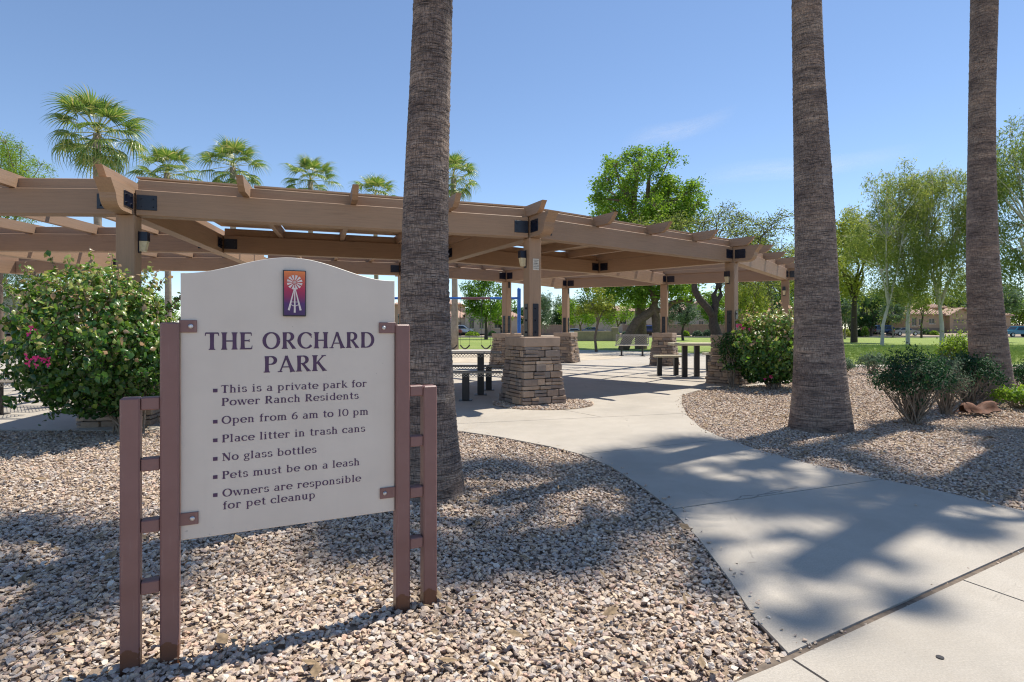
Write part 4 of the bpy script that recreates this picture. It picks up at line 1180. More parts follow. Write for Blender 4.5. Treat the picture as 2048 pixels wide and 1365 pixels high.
b.build('trunk', M['branch'], tl, smooth=True)
v, F, tt = leaves(np.array(lean_pts([(1230, 575, 0), (1260, 585, 0), (1290, 580, 1), (1320, 575, 0), (1345, 570, 1), (1370, 575, 0), (1250, 560, -1), (1300, 555, 0), (1215, 590, 0), (1350, 585, -1), (1200, 572, 0), (1280, 600, .6)], 36)), None, 5200, (.55, .8, .32), .27, .42, .3, 9)
link('crown', quad_mesh('crown', v, F, L['ash'], tint=tt), tl)
# mesquite with two twisting trunks
mq = thing('mesquite_tree', (xa(1440, 31), 31, 0), 'sparse mesquite with twisting forked trunks behind the right end of the pergola', 'tree')
rn = random.Random(5); tubes = []; terms = []
def mp_(lst): return [Vector((xa(px, 31) - xa(1440, 31), dy, max(za(py, 31), -.05))) for px, py, dy in lst]
m1 = mp_([(1444, 706, 0), (1436, 680, 0), (1427, 650, 0), (1426, 628, 0), (1432, 606, 0), (1430, 590, .2), (1440, 572, .3), (1447, 560, .3)])
m2 = mp_([(1426, 632, 0), (1412, 616, -.2), (1396, 600, -.3), (1386, 582, -.3), (1384, 560, -.3)])
m3 = mp_([(1432, 606, 0), (1446, 590, .3), (1444, 572, .3), (1434, 560, .4)])
tubes += [(m1, [.36, .30, .27, .24, .19, .15, .13, .12]), (m2, [.22, .20, .19, .17, .13]), (m3, [.13, .12, .11, .09])]
PQ = dict(PK['mesq']); PQ['wob'] = .17
for st, dd in ((m1[-1], (.25, 0, 1)), (m1[-1], (.9, .2, .6)), (m1[-1], (.5, -.5, .8)), (m2[-1], (-.1, 0, 1)), (m2[-1], (-.3, .5, .8)), (m3[-1], (.0, .5, 1)), (m1[-1], (1.2, -.1, .35)), (m3[-1], (.75, .1, 1.0))):
    grow(tubes, terms, st, Vector(dd).normalized(), 1.75, .10, 4, PQ, rn)
b = MB()
for pts, rad in tubes: b.tube(pts, [max(q, .012) for q in rad], 8 if rad[0] > .12 else 4, cap=False)
b.build('trunk', M['darkbranch'], mq, smooth=True)
C = np.array([list(q) for q, d in terms])
v, F, tt = leaves(C, None, 17000, (.20, .20, .13), .13, .4, .1, 77)
link('crown', quad_mesh('crown', v, F, L['mesq'], tint=tt), mq)

T = lobe_tree
wb = M['whitebark']; db = M['darkbranch']; br0 = M['branch']
T('eucalyptus_tree', 1764, 46, 314, 84, 'euc', wb, 11, 14000, .26, 'white-barked eucalyptus with a forked bare trunk, left of the three on the lawn', bot_px=600, aspect=.24, droop=1.1, hang=.7, nlobes=40, lobe=.24, r0=.12, lean=1.0, gap=.9, tbias=.1)
T('eucalyptus_tree', 1816, 47, 296, 90, 'euc', wb, 12, 15000, .26, 'straight white-barked eucalyptus in the middle of the three on the lawn', bot_px=590, aspect=.24, droop=1.1, hang=.7, nlobes=46, lobe=.23, r0=.135, lean=.3, gap=.9, tbias=.1)
T('eucalyptus_tree', 1884, 45, 284, 92, 'euc', wb, 19, 23000, .26, 'white-barked eucalyptus just left of the far right palm trunk', bot_px=605, aspect=.24, droop=1.1, hang=.7, nlobes=48, lobe=.23, r0=.14, lean=-.2, gap=.9, tbias=.1)
T('eucalyptus_tree', 2078, 40, 214, 128, 'euc', wb, 14, 36000, .25, 'tall dark eucalyptus filling the right edge of the picture', bot_px=585, aspect=.26, droop=1.0, hang=.6, nlobes=48, lobe=.26, r0=.2, gap=.9, tbias=-.16)
T('elm_tree', 1708, 56, 412, 84, 'yel', db, 15, 22000, .24, 'yellow-green tree with a dark forked trunk right of the middle palm', bot_px=590, hang=.5, nlobes=38, lobe=.29, r0=.26, gap=.85, droop=.5)
T('eucalyptus_tree', 1610, 44, 470, 60, 'yel', wb, 16, 8000, .20, 'thin white-trunked tree between the last pergola post and the middle palm', bot_px=600, aspect=.3, droop=.8, hang=.3, nlobes=20, lobe=.34, r0=.13)
T('young_tree', 1193, 32.5, 572, 50, 'yel', br0, 17, 2600, .15, 'slender young tree with thin foliage left of the mesh bench', bot_px=640, nlobes=16, lobe=.34, r0=.075, nclus=12)
T('ash_tree', 972, 72, 548, 50, 'ash', db, 18, 8000, .30, 'dark green tree behind the swing frame', bot_px=634, hang=.35, nlobes=22, lobe=.36, r0=.2, tbias=-.15, droop=.6)
T('round_tree', 1002, 92, 606, 24, 'lime', db, 20, 2600, .34, 'small round green tree beside the gabled house', bot_px=655, nlobes=14, lobe=.42, r0=.16, tbias=-.1)
T('acacia_tree', 1078, 84, 574, 28, 'blue', M['greybranch'], 22, 5000, .30, 'grey-green tree just right of the blue swing post', bot_px=655, aspect=.3, droop=.8, hang=.4, nlobes=18, lobe=.38, r0=.16)
T('palo_verde_tree', 1160, 76, 592, 44, 'lime', br0, 23, 5500, .24, 'lime green spreading tree behind the slender young tree', bot_px=650, nlobes=20, lobe=.34, r0=.14, hang=.2)
T('palo_verde_tree', 1235, 80, 578, 46, 'lime', br0, 24, 5500, .26, 'lime green tree behind the mesh bench', bot_px=648, nlobes=20, lobe=.34, r0=.14, hang=.2)
T('olive_tree', 1366, 66, 590, 34, 'blue', db, 25, 5000, .24, 'small olive-grey tree between the two right stone piers', bot_px=648, nlobes=18, lobe=.36, r0=.14, hang=.2)
T('willow_tree', 1500, 70, 530, 42, 'yel', db, 26, 8000, .28, 'yellow-green drooping tree right of the tallest right pergola post', bot_px=640, aspect=.3, droop=1, hang=.6, nlobes=26, lobe=.32, r0=.18)
T('willow_tree', 1548, 78, 500, 46, 'dark', db, 27, 9000, .32, 'dark drooping evergreen behind the right bougainvillea', bot_px=652, aspect=.3, droop=1, hang=.7, nlobes=30, lobe=.32, r0=.2)
T('palo_verde_tree', 1468, 96, 560, 42, 'lime', br0, 28, 5000, .32, 'pale green tree far behind the pergola lantern', bot_px=648, nlobes=20, lobe=.34, r0=.16)
T('palo_verde_tree', 2, 24, 262, 100, 'lime', br0, 29, 30000, .085, 'feathery yellow-green tree at the left edge above the pergola', bot_px=470, aspect=.3, droop=.4, hang=.18, nlobes=44, lobe=.24, r0=.12, gap=.8, tbias=.1)
T('acacia_tree', 26, 62, 512, 58, 'blue', M['greybranch'], 30, 8000, .24, 'grey-green tree in front of the left edge house', bot_px=598, aspect=.3, hang=.4, nlobes=24, lobe=.34, r0=.16, droop=.6)
T('young_tree', 2006, 58, 565, 36, 'blue', db, 31, 4200, .22, 'thin dark-stemmed tree right of the far right palm by the pickup', bot_px=640, nlobes=18, lobe=.34, r0=.11)
T('young_tree', 1786, 88, 600, 22, 'blue', M['greybranch'], 32, 2600, .30, 'small grey-green tree near the blue parked car', bot_px=650, nlobes=14, lobe=.4, r0=.12)
T('round_tree', 1742, 98, 590, 40, 'dark', db, 33, 6500, .36, 'dark rounded tree behind the blue parked car', bot_px=658, nlobes=24, lobe=.34, r0=.2, base_z=.2)
T('young_tree', 1843, 86, 590, 17, 'yel', db, 34, 1800, .26, 'thin young tree in front of the tile-roofed tan house', bot_px=628, nlobes=12, lobe=.42, r0=.13)
T('young_tree', 1690, 76, 592, 24, 'blue', M['greybranch'], 35, 3000, .25, 'small pale tree right beside the middle palm trunk', bot_px=648, nlobes=14, lobe=.38, r0=.11)
T('palo_verde_tree', 300, 80, 575, 60, 'lime', br0, 36, 5000, .28, 'pale tree seen in the gap above the left bougainvillea', bot_px=650, nlobes=20, lobe=.34, r0=.15)
T('evergreen_tree', 1660, 86, 565, 44, 'dark', db, 37, 7000, .34, 'dark dense evergreen beyond the lawn behind the yellow-green elm', bot_px=655, nlobes=26, lobe=.34, r0=.2)
T('olive_tree', 1775, 104, 560, 44, 'euc', db, 38, 7000, .38, 'olive green tree rising behind the dark rounded tree', bot_px=650, nlobes=26, lobe=.34, r0=.2, hang=.4)
T('ash_tree', 1432, 90, 575, 40, 'ash', db, 39, 6000, .32, 'green tree behind the twisting mesquite trunks', bot_px=650, nlobes=22, lobe=.34, r0=.2, hang=.3, tbias=-.1)
belt = [(-120, 125, 560, 60, 'dark'), (-40, 130, 590, 55, 'blue'), (60, 140, 600, 50, 'dark'), (430, 135, 600, 60, 'blue'), (560, 140, 600, 60, 'dark'), (700, 140, 605, 50, 'lime'), (820, 130, 600, 46, 'dark'), (885, 140, 612, 40, 'blue'),
        (935, 135, 606, 36, 'dark'), (1045, 130, 600, 40, 'dark'), (1110, 135, 590, 44, 'blue'), (1180, 140, 584, 50, 'dark'), (1265, 135, 592, 46, 'ash'), (1330, 140, 585, 46, 'blue'), (1400, 145, 580, 50, 'yel'), (1460, 138, 592, 44, 'dark'),
        (1520, 132, 570, 46, 'blue'), (1590, 128, 560, 50, 'dark'), (1650, 130, 560, 46, 'lime'), (1700, 136, 565, 44, 'dark'), (1745, 134, 560, 44, 'yel'), (1800, 140, 560, 50, 'blue'), (1870, 145, 588, 46, 'dark'), (1940, 140, 575, 46, 'lime'), (2010, 130, 560, 50, 'dark'), (2080, 125, 560, 60, 'blue')]
belt += [(1500, 112, 560, 40, 'yel'), (1665, 108, 540, 44, 'yel'), (1850, 126, 560, 40, 'yel'), (1930, 122, 560, 44, 'dark'), (1990, 118, 545, 44, 'blue'), (1375, 120, 598, 36, 'dark'), (1560, 116, 585, 40, 'ash'), (1622, 118, 580, 36, 'dark'), (1725, 118, 592, 34, 'blue'), (1772, 122, 580, 40, 'dark'), (1905, 138, 590, 40, 'blue'), (1975, 128, 585, 36, 'dark'), (2040, 120, 590, 36, 'lime'), (1140, 122, 600, 30, 'dark'), (1215, 118, 604, 34, 'blue')]
names = {'dark': 'dark green', 'blue': 'grey-green', 'lime': 'lime green', 'ash': 'bright green', 'yel': 'olive yellow'}
cnt_ = {k: -1 for k in names}; ordn = ['first', 'second', 'third', 'fourth', 'fifth', 'sixth', 'seventh', 'eighth', 'ninth', 'tenth', 'eleventh', 'twelfth', 'thirteenth', 'fourteenth', 'fifteenth', 'sixteenth', 'seventeenth', 'eighteenth', 'nineteenth', 'twentieth']
belt.sort(key=lambda q: q[0])
for k, (px, y, tp, hw, lf) in enumerate(belt):
    cnt_[lf] += 1
    T('background_tree', px, y, tp, hw, lf, db, 200 + k, 4800, .48, ordn[cnt_[lf]] + ' ' + names[lf] + ' tree from the left in the belt beyond the street houses', bot_px=655, nlobes=22, lobe=.36, r0=.25, base_z=.5, group='trees beyond the houses, ' + names[lf], nclus=14, twigs=False, hang=.5)

def mk_cirrus():
    t = NT('thin_cirrus'); n = t.noise(t.vec('UV', (3, 2, 1)), 2.5, 5, .6, .6)
    sep = t.n.new('ShaderNodeSeparateXYZ'); t.l.new(t.tc.outputs['UV'], sep.inputs[0])
    ed = t.math('MULTIPLY', t.math('SINE', t.math('MULTIPLY', sep.outputs['Y'], math.pi)), t.math('SINE', t.math('MULTIPLY', sep.outputs['X'], math.pi)))
    a = t.math('MULTIPLY', t.math('MULTIPLY', ed, n), .30)
    t.col((.9, .9, .9)); t.rough(1); tr = t.n.new('ShaderNodeBsdfTransparent'); tl_ = t.n.new('ShaderNodeBsdfTranslucent')
    m0 = t.n.new('ShaderNodeMixShader'); m0.inputs[0].default_value = .6; t.l.new(t.b.outputs[0], m0.inputs[1]); t.l.new(tl_.outputs[0], m0.inputs[2])
    mx = t.n.new('ShaderNodeMixShader'); t.l.new(a, mx.inputs[0]); t.l.new(tr.outputs[0], mx.inputs[1]); t.l.new(m0.outputs[0], mx.inputs[2]); t.l.new(mx.outputs[0], t.out.inputs['Surface']); return t.m
M['cirrus'] = mk_cirrus()
for (p0, p1, wd) in (((1240, 290), (1480, 232), 60), ((1380, 360), (1860, 308), 70)):
    dist = 1800.0; A_ = Vector((xa(p0[0], dist), dist, za(p0[1], dist))); B_ = Vector((xa(p1[0], dist), dist * 1.02, za(p1[1], dist * 1.02))); n = 16
    b = MB(); b.v = []; uvs = []
    for i in range(n + 1):
        q = A_.lerp(B_, i / n) + Vector((0, 0, 6 * math.sin(i * .5)))
        for j in range(5): b.v.append((q.x, q.y + wd * (j / 4 - .5) * 2.2, q.z - wd * (j / 4 - .5) * .55)); uvs.append((i / n, j / 4))
    for i in range(n):
        for j in range(4): b.f.append((i * 5 + j, (i + 1) * 5 + j, (i + 1) * 5 + j + 1, i * 5 + j + 1)); b.m.append(0)
    me = b.mesh('cirrus_cloud', M['cirrus'], True); u = me.uv_layers.new(name='UVMap')
    for lp in me.loops: u.data[lp.index].uv = uvs[lp.vertex_index]
    link('cirrus_cloud', me, kind='structure')
# ---------------------------------------------------------------- bushes
def leaf_cloud(cnt, nrm, size, seed, tintf, bend=.25, mat_='boug', asp=.72):
    """heart-like six-vertex leaves lying roughly along nrm, tips hanging"""
    r_ = np.random.default_rng(seed); n = len(cnt)
    nn = nrm + r_.normal(size=(n, 3)) * .75; nn /= np.linalg.norm(nn, axis=1)[:, None]
    d = r_.normal(size=(n, 3)) * .6 + np.array([0, 0, -.9]); d -= nn * (d * nn).sum(1)[:, None]; d /= np.linalg.norm(d, axis=1)[:, None] + 1e-9
    s = np.cross(nn, d); Ls = (size * r_.uniform(.55, 1.25, n))[:, None]; Ws = Ls * asp / 2
    b0 = cnt - d * Ls * .5
    P = [b0, cnt - d * Ls * .18 + s * Ws - nn * Ws * bend, cnt + d * Ls * .20 + s * Ws * .72 - nn * Ws * bend, cnt + d * Ls * .55 - nn * Ls * .12,
         cnt + d * Ls * .20 - s * Ws * .72 - nn * Ws * bend, cnt - d * Ls * .18 - s * Ws - nn * Ws * bend]
    mid = cnt + nn * Ws * .18
    V = np.stack(P + [mid], 1).reshape(-1, 3)
    o = (np.arange(n) * 7)[:, None]
    F = np.concatenate([o + np.array([[0, 1, 6]]), o + np.array([[1, 2, 6]]), o + np.array([[2, 3, 6]]), o + np.array([[3, 4, 6]]), o + np.array([[4, 5, 6]]), o + np.array([[5, 0, 6]])], 0)
    t = np.clip(tintf(cnt, r_), 0, 1)
    return quad_mesh('foliage', V, F, L[mat_], tint=np.repeat(t, 7))
def bush(name, c, rad, n, size, seed, label, tintf, nstem, stem_base, flowers, lumps=22, mat_='boug', shell=.62):
    t = thing(name, (c[0], c[1], 0), label, 'bush')
    r_ = np.random.default_rng(seed); rd = np.array(rad)
    d = r_.normal(size=(n, 3)); d /= np.linalg.norm(d, axis=1)[:, None]
    lumpd = r_.normal(size=(lumps, 3)); lumpd /= np.linalg.norm(lumpd, axis=1)[:, None]; lh = r_.uniform(-.22, .32, lumps)
    bumpf = lambda dd: 1 + (np.exp(-8 * (1 - dd @ lumpd.T)) * lh[None, :]).sum(1)
    q = r_.uniform(shell ** 3, 1, n) ** (1 / 3)
    pos = d * (q * bumpf(d))[:, None] * rd
    # sprays poking out
    ns = 130; sd = r_.normal(size=(ns, 3)); sd[:, 2] = sd[:, 2] * .8 + .25; sd /= np.linalg.norm(sd, axis=1)[:, None]
    ex = []
    spr = []
    for k in range(ns):
        ln = r_.uniform(.06, .42); m = int(7 + ln * 34)
        base_ = sd[k] * rd * bumpf(sd[k:k + 1])[0] * .95
        dirn = sd[k] + np.array([0, 0, .5]); dirn /= np.linalg.norm(dirn)
        tt_ = r_.uniform(0, 1, m)[:, None]; ex.append(base_ + dirn * ln * tt_ + r_.normal(size=(m, 3)) * .025)
        spr.append((base_ * .6, base_, base_ + dirn * ln))
    pos = np.concatenate([pos] + ex); nrmv = pos / rd; nrmv /= np.linalg.norm(nrmv, axis=1)[:, None]
    nrmv[:, 2] += .35
    keep = pos[:, 2] + c[2] > .12
    pos, nrmv = pos[keep], nrmv[keep]
    me = leaf_cloud(pos + np.array([0, 0, c[2]]), nrmv, size, seed + 1, tintf, mat_=mat_)
    f = link('foliage', me, t); f['kind'] = 'stuff'
    b = MB(); rn = random.Random(seed)
    for k in range(nstem):
        a = rn.uniform(0, 6.28); e = rn.uniform(-.2, 1.2)
        tip = Vector((math.cos(a) * math.cos(e) * rd[0] * .95, math.sin(a) * math.cos(e) * rd[1] * .95, c[2] + math.sin(e) * rd[2] * .95))
        bs = Vector((stem_base[0] + rn.gauss(0, .06), stem_base[1] + rn.gauss(0, .05), -.03))
        m1 = bs.lerp(tip, .35) + Vector((rn.gauss(0, .1), rn.gauss(0, .1), .12)); m2 = bs.lerp(tip, .7) + Vector((rn.gauss(0, .1), rn.gauss(0, .1), .08))
        b.tube([bs, m1, m2, tip], [.016, .012, .007, .003], 5, cap=False)
    for p0, p1, p2 in spr:
        b.tube([Vector(p) + Vector((0, 0, c[2])) for p in (p0, p1, p2)], [.006, .005, .003], 4, cap=False)
    b.build('stem', M['greybranch'], t, smooth=True)
    for (fx, fy, fz, m) in flowers:
        b = MB()
        for k in range(m):
            o = Vector((rn.gauss(0, .045), rn.gauss(0, .03), rn.gauss(0, .03)))
            for j in range(3):
                a = j * 2.09 + rn.uniform(0, 1); dd = Vector((math.cos(a), rn.uniform(-.8, .2), math.sin(a))).normalized(); s = dd.cross(Vector((0, 1, .2))).normalized() * .014
                p = Vector((fx, fy, fz)) + o
                b.add([p, p + dd * .018 + s, p + dd * .040, p + dd * .018 - s], [(0, 1, 2, 3)])
        b.build('flower_cluster', M['magenta'], t)
    return t
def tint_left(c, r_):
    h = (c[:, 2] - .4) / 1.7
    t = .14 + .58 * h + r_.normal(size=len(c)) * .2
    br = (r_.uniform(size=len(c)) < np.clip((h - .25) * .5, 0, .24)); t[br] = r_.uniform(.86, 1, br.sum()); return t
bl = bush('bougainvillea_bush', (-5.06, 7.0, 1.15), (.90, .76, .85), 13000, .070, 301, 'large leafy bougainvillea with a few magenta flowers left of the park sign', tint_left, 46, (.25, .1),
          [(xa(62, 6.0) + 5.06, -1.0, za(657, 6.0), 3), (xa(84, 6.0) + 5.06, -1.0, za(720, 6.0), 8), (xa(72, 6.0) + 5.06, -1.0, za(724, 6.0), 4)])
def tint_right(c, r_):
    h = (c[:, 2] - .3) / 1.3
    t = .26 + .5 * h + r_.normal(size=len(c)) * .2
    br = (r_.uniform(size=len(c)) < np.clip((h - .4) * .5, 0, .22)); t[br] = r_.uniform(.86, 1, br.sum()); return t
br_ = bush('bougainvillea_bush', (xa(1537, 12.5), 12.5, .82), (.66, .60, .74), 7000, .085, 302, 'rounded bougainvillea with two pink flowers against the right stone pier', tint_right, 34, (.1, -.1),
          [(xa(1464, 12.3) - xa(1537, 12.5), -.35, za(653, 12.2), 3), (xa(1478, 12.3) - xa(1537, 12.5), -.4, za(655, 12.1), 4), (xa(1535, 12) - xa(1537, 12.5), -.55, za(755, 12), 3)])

def woody_shrub(px, y, w, h, n, size, seed, leaf, label, nst=60, open_=.5, name='woody_shrub', bark='greybranch'):
    """clipped shrub: bare fanning stems below, leafy dome above"""
    t = thing(name, (xa(px, y), y, 0), label, 'shrub'); rn = random.Random(seed); b = MB(); tips = []
    for k in range(nst):
        a = rn.uniform(0, 6.28); rr2 = w * math.sqrt(rn.uniform(.02, 1)); top = h * (1 - .45 * (rr2 / w) ** 2.2) * rn.uniform(.86, 1.02)
        p0 = Vector((rn.gauss(0, .035), rn.gauss(0, .035), -.03)); p3 = Vector((math.cos(a) * rr2, math.sin(a) * rr2, top))
        p1 = p0.lerp(p3, .35) + Vector((rn.gauss(0, .03), rn.gauss(0, .03), rn.gauss(0, .02))); p2 = p0.lerp(p3, .7) + Vector((rn.gauss(0, .04), rn.gauss(0, .04), 0))
        b.tube([p0, p1, p2, p3], [.011, .009, .006, .002], 4, cap=False)
        for _ in range(5):
            q = p2.lerp(p3, rn.random()); e = q + Vector((rn.gauss(0, .07), rn.gauss(0, .07), rn.uniform(.02, .1))); b.tube([q, e], [.0035, .0015], 3, cap=False); tips.append(e)
        tips += [p3, p3, p2.lerp(p3, .75)]
        if rn.random() > open_ + .2: tips.append(p1.lerp(p2, rn.random()))
    b.build('stem', M[bark], t, smooth=True)
    r_ = np.random.default_rng(seed); C = np.array([list(q) for q in tips]); ix = r_.integers(0, len(C), n)
    pos = C[ix] + r_.normal(size=(n, 3)) * .045; nr_ = pos - np.array([0, 0, h * .3]); nr_ /= np.linalg.norm(nr_, axis=1)[:, None] + 1e-9
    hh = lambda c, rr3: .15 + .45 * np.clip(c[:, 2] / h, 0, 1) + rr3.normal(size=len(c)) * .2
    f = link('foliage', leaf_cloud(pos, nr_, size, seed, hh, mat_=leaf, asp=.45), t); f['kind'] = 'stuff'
woody_shrub(1828, 7.85, .47, 1.02, 6200, .042, 401, 'shrub', 'woody green shrub with bare fanning stems right of the middle palm', nst=85)
woody_shrub(1893, 8.7, .30, .86, 2300, .036, 402, 'grey', 'thin grey-leaved shrub between the woody shrub and the right palm', nst=50)
woody_shrub(1940, 9.6, .46, .86, 4200, .046, 403, 'shrub', 'dense dark green shrub in front of the right palm trunk', nst=50)
woody_shrub(1912, 12.2, .34, 1.22, 3600, .055, 404, 'lime', 'bright lime green shrub left of the right palm trunk', nst=60, open_=.1)
woody_shrub(2062, 11.2, .38, .62, 2600, .05, 405, 'shrub', 'rounded clipped shrub at the right edge of the picture', nst=40)
woody_shrub(2040, 9.3, .40, .28, 1900, .06, 406, 'ash', 'low bright green plant at the right edge beside the dried palm boot', nst=30)
woody_shrub(1745, 16.5, .42, .55, 1500, .06, 407, 'grey', 'low sparse grey shrub before the lawn border', nst=26)
woody_shrub(1686, 16.0, .28, .45, 900, .06, 408, 'grey', 'small sparse sprig right of the middle palm base', nst=18)
woody_shrub(1462, 12.75, .26, 1.26, 1100, .07, 409, 'dark', 'dark trailing sprig growing over the right pier cap', nst=14, open_=.9)
woody_shrub(738, 2.98 if False else 6.9, .16, .24, 120, .05, 410, 'ash', 'tiny green weed in the gravel behind the sign', nst=8)
# dried palm boot lying in the gravel
pb = thing('dried_palm_boot', (xa(1957, 8.6), 8.6, 0), 'curled rust-brown dried palm boot lying in the gravel by the shrubs', 'palm boot', rot=.15)
b = MB(); n1, n2 = 12, 9; vs = []
for i in range(n1):
    u = i / (n1 - 1) - .5
    for j in range(n2):
        w_ = j / (n2 - 1) - .5; wd = .17 * (1 - abs(u) ** 1.5 * 1.2)
        vs.append((u * .56 + .02 * math.sin(j * 2), w_ * 2 * wd + .03 * math.sin(i * 1.1), .045 + .11 * (math.cos(w_ * 3.6) ** 2) * (1 + .4 * math.sin(i * .9)) + .07 * (u + .2) ** 2 + rng.uniform(-.006, .006)))
for dz in (0, -.012):
    o = len(b.v); b.v += [(x, y, z + dz) for x, y, z in vs]
    for i in range(n1 - 1):
        for j in range(n2 - 1):
            q = (o + i * n2 + j, o + (i + 1) * n2 + j, o + (i + 1) * n2 + j + 1, o + i * n2 + j + 1); b.f.append(q); b.m.append(0)
b.build('sheath', M['rust'], pb, smooth=True)
b = MB(); b.tube([(.22, 0, .10), (.33, .04, .16), (.42, .06, .15)], [.03, .02, .012], 6)
for k in range(7): b.tube([(-.22, -.08 + k * .03, .06), (-.34, -.12 + k * .035, .02 + .01 * (k % 3))], [.008, .003], 4)
b.build('fibre', M['rust'], pb)
# loose bits on the path and sticks in the gravel
for k, (px, py, s, lab) in enumerate(((1419, 1087, .035, 'small tan pebble on the left edge of the path beside the gravel'), (1832, 1012, .03, 'lone brown pebble in the middle of the shaded path'), (1473, 1128, .018, 'tiny dark pebble on the path below the tan one'), (1610, 1283, .028, 'pebble lying in the wide pavement joint'))):
    x, y = gp(px, py); link('pebble', stones.objects[k].data, loc=(x, y, s * .2), rot=(0, 0, k), label=lab, cat='pebble').scale = (s, s, s)
for k, (px, py, ln, a, lab) in enumerate(((975, 1056, .16, 1.0, 'dark forked twig in the gravel right of the sign'), (1250, 1030, .22, .4, 'thin pale twig on the gravel near the path'), (560, 1165, .12, .2, 'short pale twig on the gravel under the sign panel'), (1075, 1195, .10, 2.2, 'pale dry leaf stalk in the gravel'))):
    x, y = gp(px, py); b = MB(); b.tube([(-ln / 2, 0, .015), (0, .01, .03), (ln / 2, 0, .05)], [.0035, .003, .0015], 5); b.tube([(0, .01, .03), (ln * .25, .04, .06)], [.0022, .001], 4)
    b.build('twig', M['darkbranch'] if k == 0 else M['greybranch'], loc=(x, y, 0), rot=a, label=lab, cat='twig')

# ---------------------------------------------------------------- tables, benches, swing
M['mesh_metal'] = plain('coated_mesh_steel', (.34, .29, .23), .45, var=.15)
M['gamestone'] = plain('cast_concrete_top', (.52, .46, .34), .8, var=.1, scale=5, bump=.3)
def lattice(b, fn, nu, nv, w, th=.004):
    """expanded metal mesh: diagonal bars over the patch fn(u,v), u,v in 0..1 -> Vector"""
    def seg(a, c, N):
        d = (c - a); n = d.cross(N)
        if n.length < 1e-6: n = d.cross(Vector((1, 0, 0)))
        n.normalize(); n *= w / 2; k = d.cross(n).normalized() * (th / 2)
        o = len(b.v); b.v += [tuple(q) for q in (a + n, a - n, c - n, c + n)]
        b.f.append((o, o + 1, o + 2, o + 3)); b.m.append(0)
    for i in range(nu):
        for j in range(nv):
            p00, p10, p01, p11 = fn(i / nu, j / nv), fn((i + 1) / nu, j / nv), fn(i / nu, (j + 1) / nv), fn((i + 1) / nu, (j + 1) / nv)
            N = (p10 - p00).cross(p01 - p00)
            if (i + j) % 2: seg(p00, p11, N)
            else: seg(p10, p01, N)
def mesh_top(parent, name, cx, cy, z, Lx, Ly, cell=.03):
    b = MB(); lattice(b, lambda u, v: Vector((cx + (u - .5) * Lx, cy + (v - .5) * Ly, z)), int(Lx / cell), int(Ly / cell), .009)
    rim = [(cx - Lx / 2, cy - Ly / 2), (cx + Lx / 2, cy - Ly / 2), (cx + Lx / 2, cy + Ly / 2), (cx - Lx / 2, cy + Ly / 2)]
    o = b.build(name, M['mesh_metal'], parent)
    r2 = MB(); pts = [(p[0], p[1], z - .006) for p in rim + rim[:1]]
    for a, c in zip(pts[:-1], pts[1:]): r2.tube([a, c], .014, 6)
    for k in (-.33, 0, .33): r2.tube([(cx + k * Lx, cy - Ly / 2, z - .02), (cx + k * Lx, cy + Ly / 2, z - .02)], .012, 5)
    b2 = MB(); lattice(b2, lambda u, v: Vector((cx + (u - .5) * Lx, cy - Ly / 2 - .006, z - .08 + v * .08)), int(Lx / cell), 3, .008)
    for q in ((-1),): pass
    r2.build('rim', M['mesh_metal'], o)
    b2.build('apron', M['mesh_metal'], o)
def picnic(x, y, rot, label):
    t = thing('picnic_table', (x, y, 0), label, 'picnic table', 'steel mesh picnic tables under the pergola', rot)
    mesh_top(t, 'table_top', 0, 0, .84, 2.0, .75); mesh_top(t, 'bench_seat', 0, -.88, .52, 2.0, .32); mesh_top(t, 'bench_seat', .05, .88, .52, 2.0, .32)
    for (lx, ly, h) in ((-.6, 0, .83), (.6, 0, .83), (-.75, -.88, .50), (.35, -.88, .50), (-.35, .88, .50), (.75, .88, .50)):
        b = MB(); b.cbox((0, 0, h / 2), (.13, .13, h - .01), .006); b.cbox((0, 0, .006), (.24, .24, .012), .002); b.build('leg', M['blackleg'], t, loc=(lx, ly, .001))
    return t
picnic(-1.22, 11.2, .03, 'steel mesh picnic table between the near palm and the centre stone pier')
picnic(-8.15, 9.5, -.05, 'steel mesh picnic table at the left edge behind the bougainvillea')
gt = thing('game_table', (xa(1384, 15.3), 15.3, 0), 'pale concrete-topped game table on two dark legs under the pergola', 'table')
b = MB(); b.cbox((0, 0, .895), (1.12, .75, .07), .012); b.build('table_top', M['gamestone'], gt)
for lx in (-.20, .20):
    b = MB(); b.cbox((0, 0, .43), (.13, .13, .855), .006); b.build('leg', M['blackleg'], gt, loc=(lx, 0 if lx < 0 else .22, .001))
def small_bench(px, y, lab, w=.78):
    t = thing('concrete_bench', (xa(px, y), y, 0), lab, 'bench', 'concrete stools of the game table')
    b = MB(); b.cbox((0, 0, .54), (w, .32, .06), .01); b.build('seat', M['gamestone'], t)
    for lx in (-.24, .24):
        b = MB(); b.cbox((0, 0, .255), (.12, .12, .505), .006); b.build('leg', M['blackleg'], t, loc=(lx, 0 if lx < 0 else .05, .001))
small_bench(1336, 15.9, 'low pale concrete bench left of the game table'); small_bench(1432, 17.5, 'low pale concrete bench half hidden behind the right stone pier')
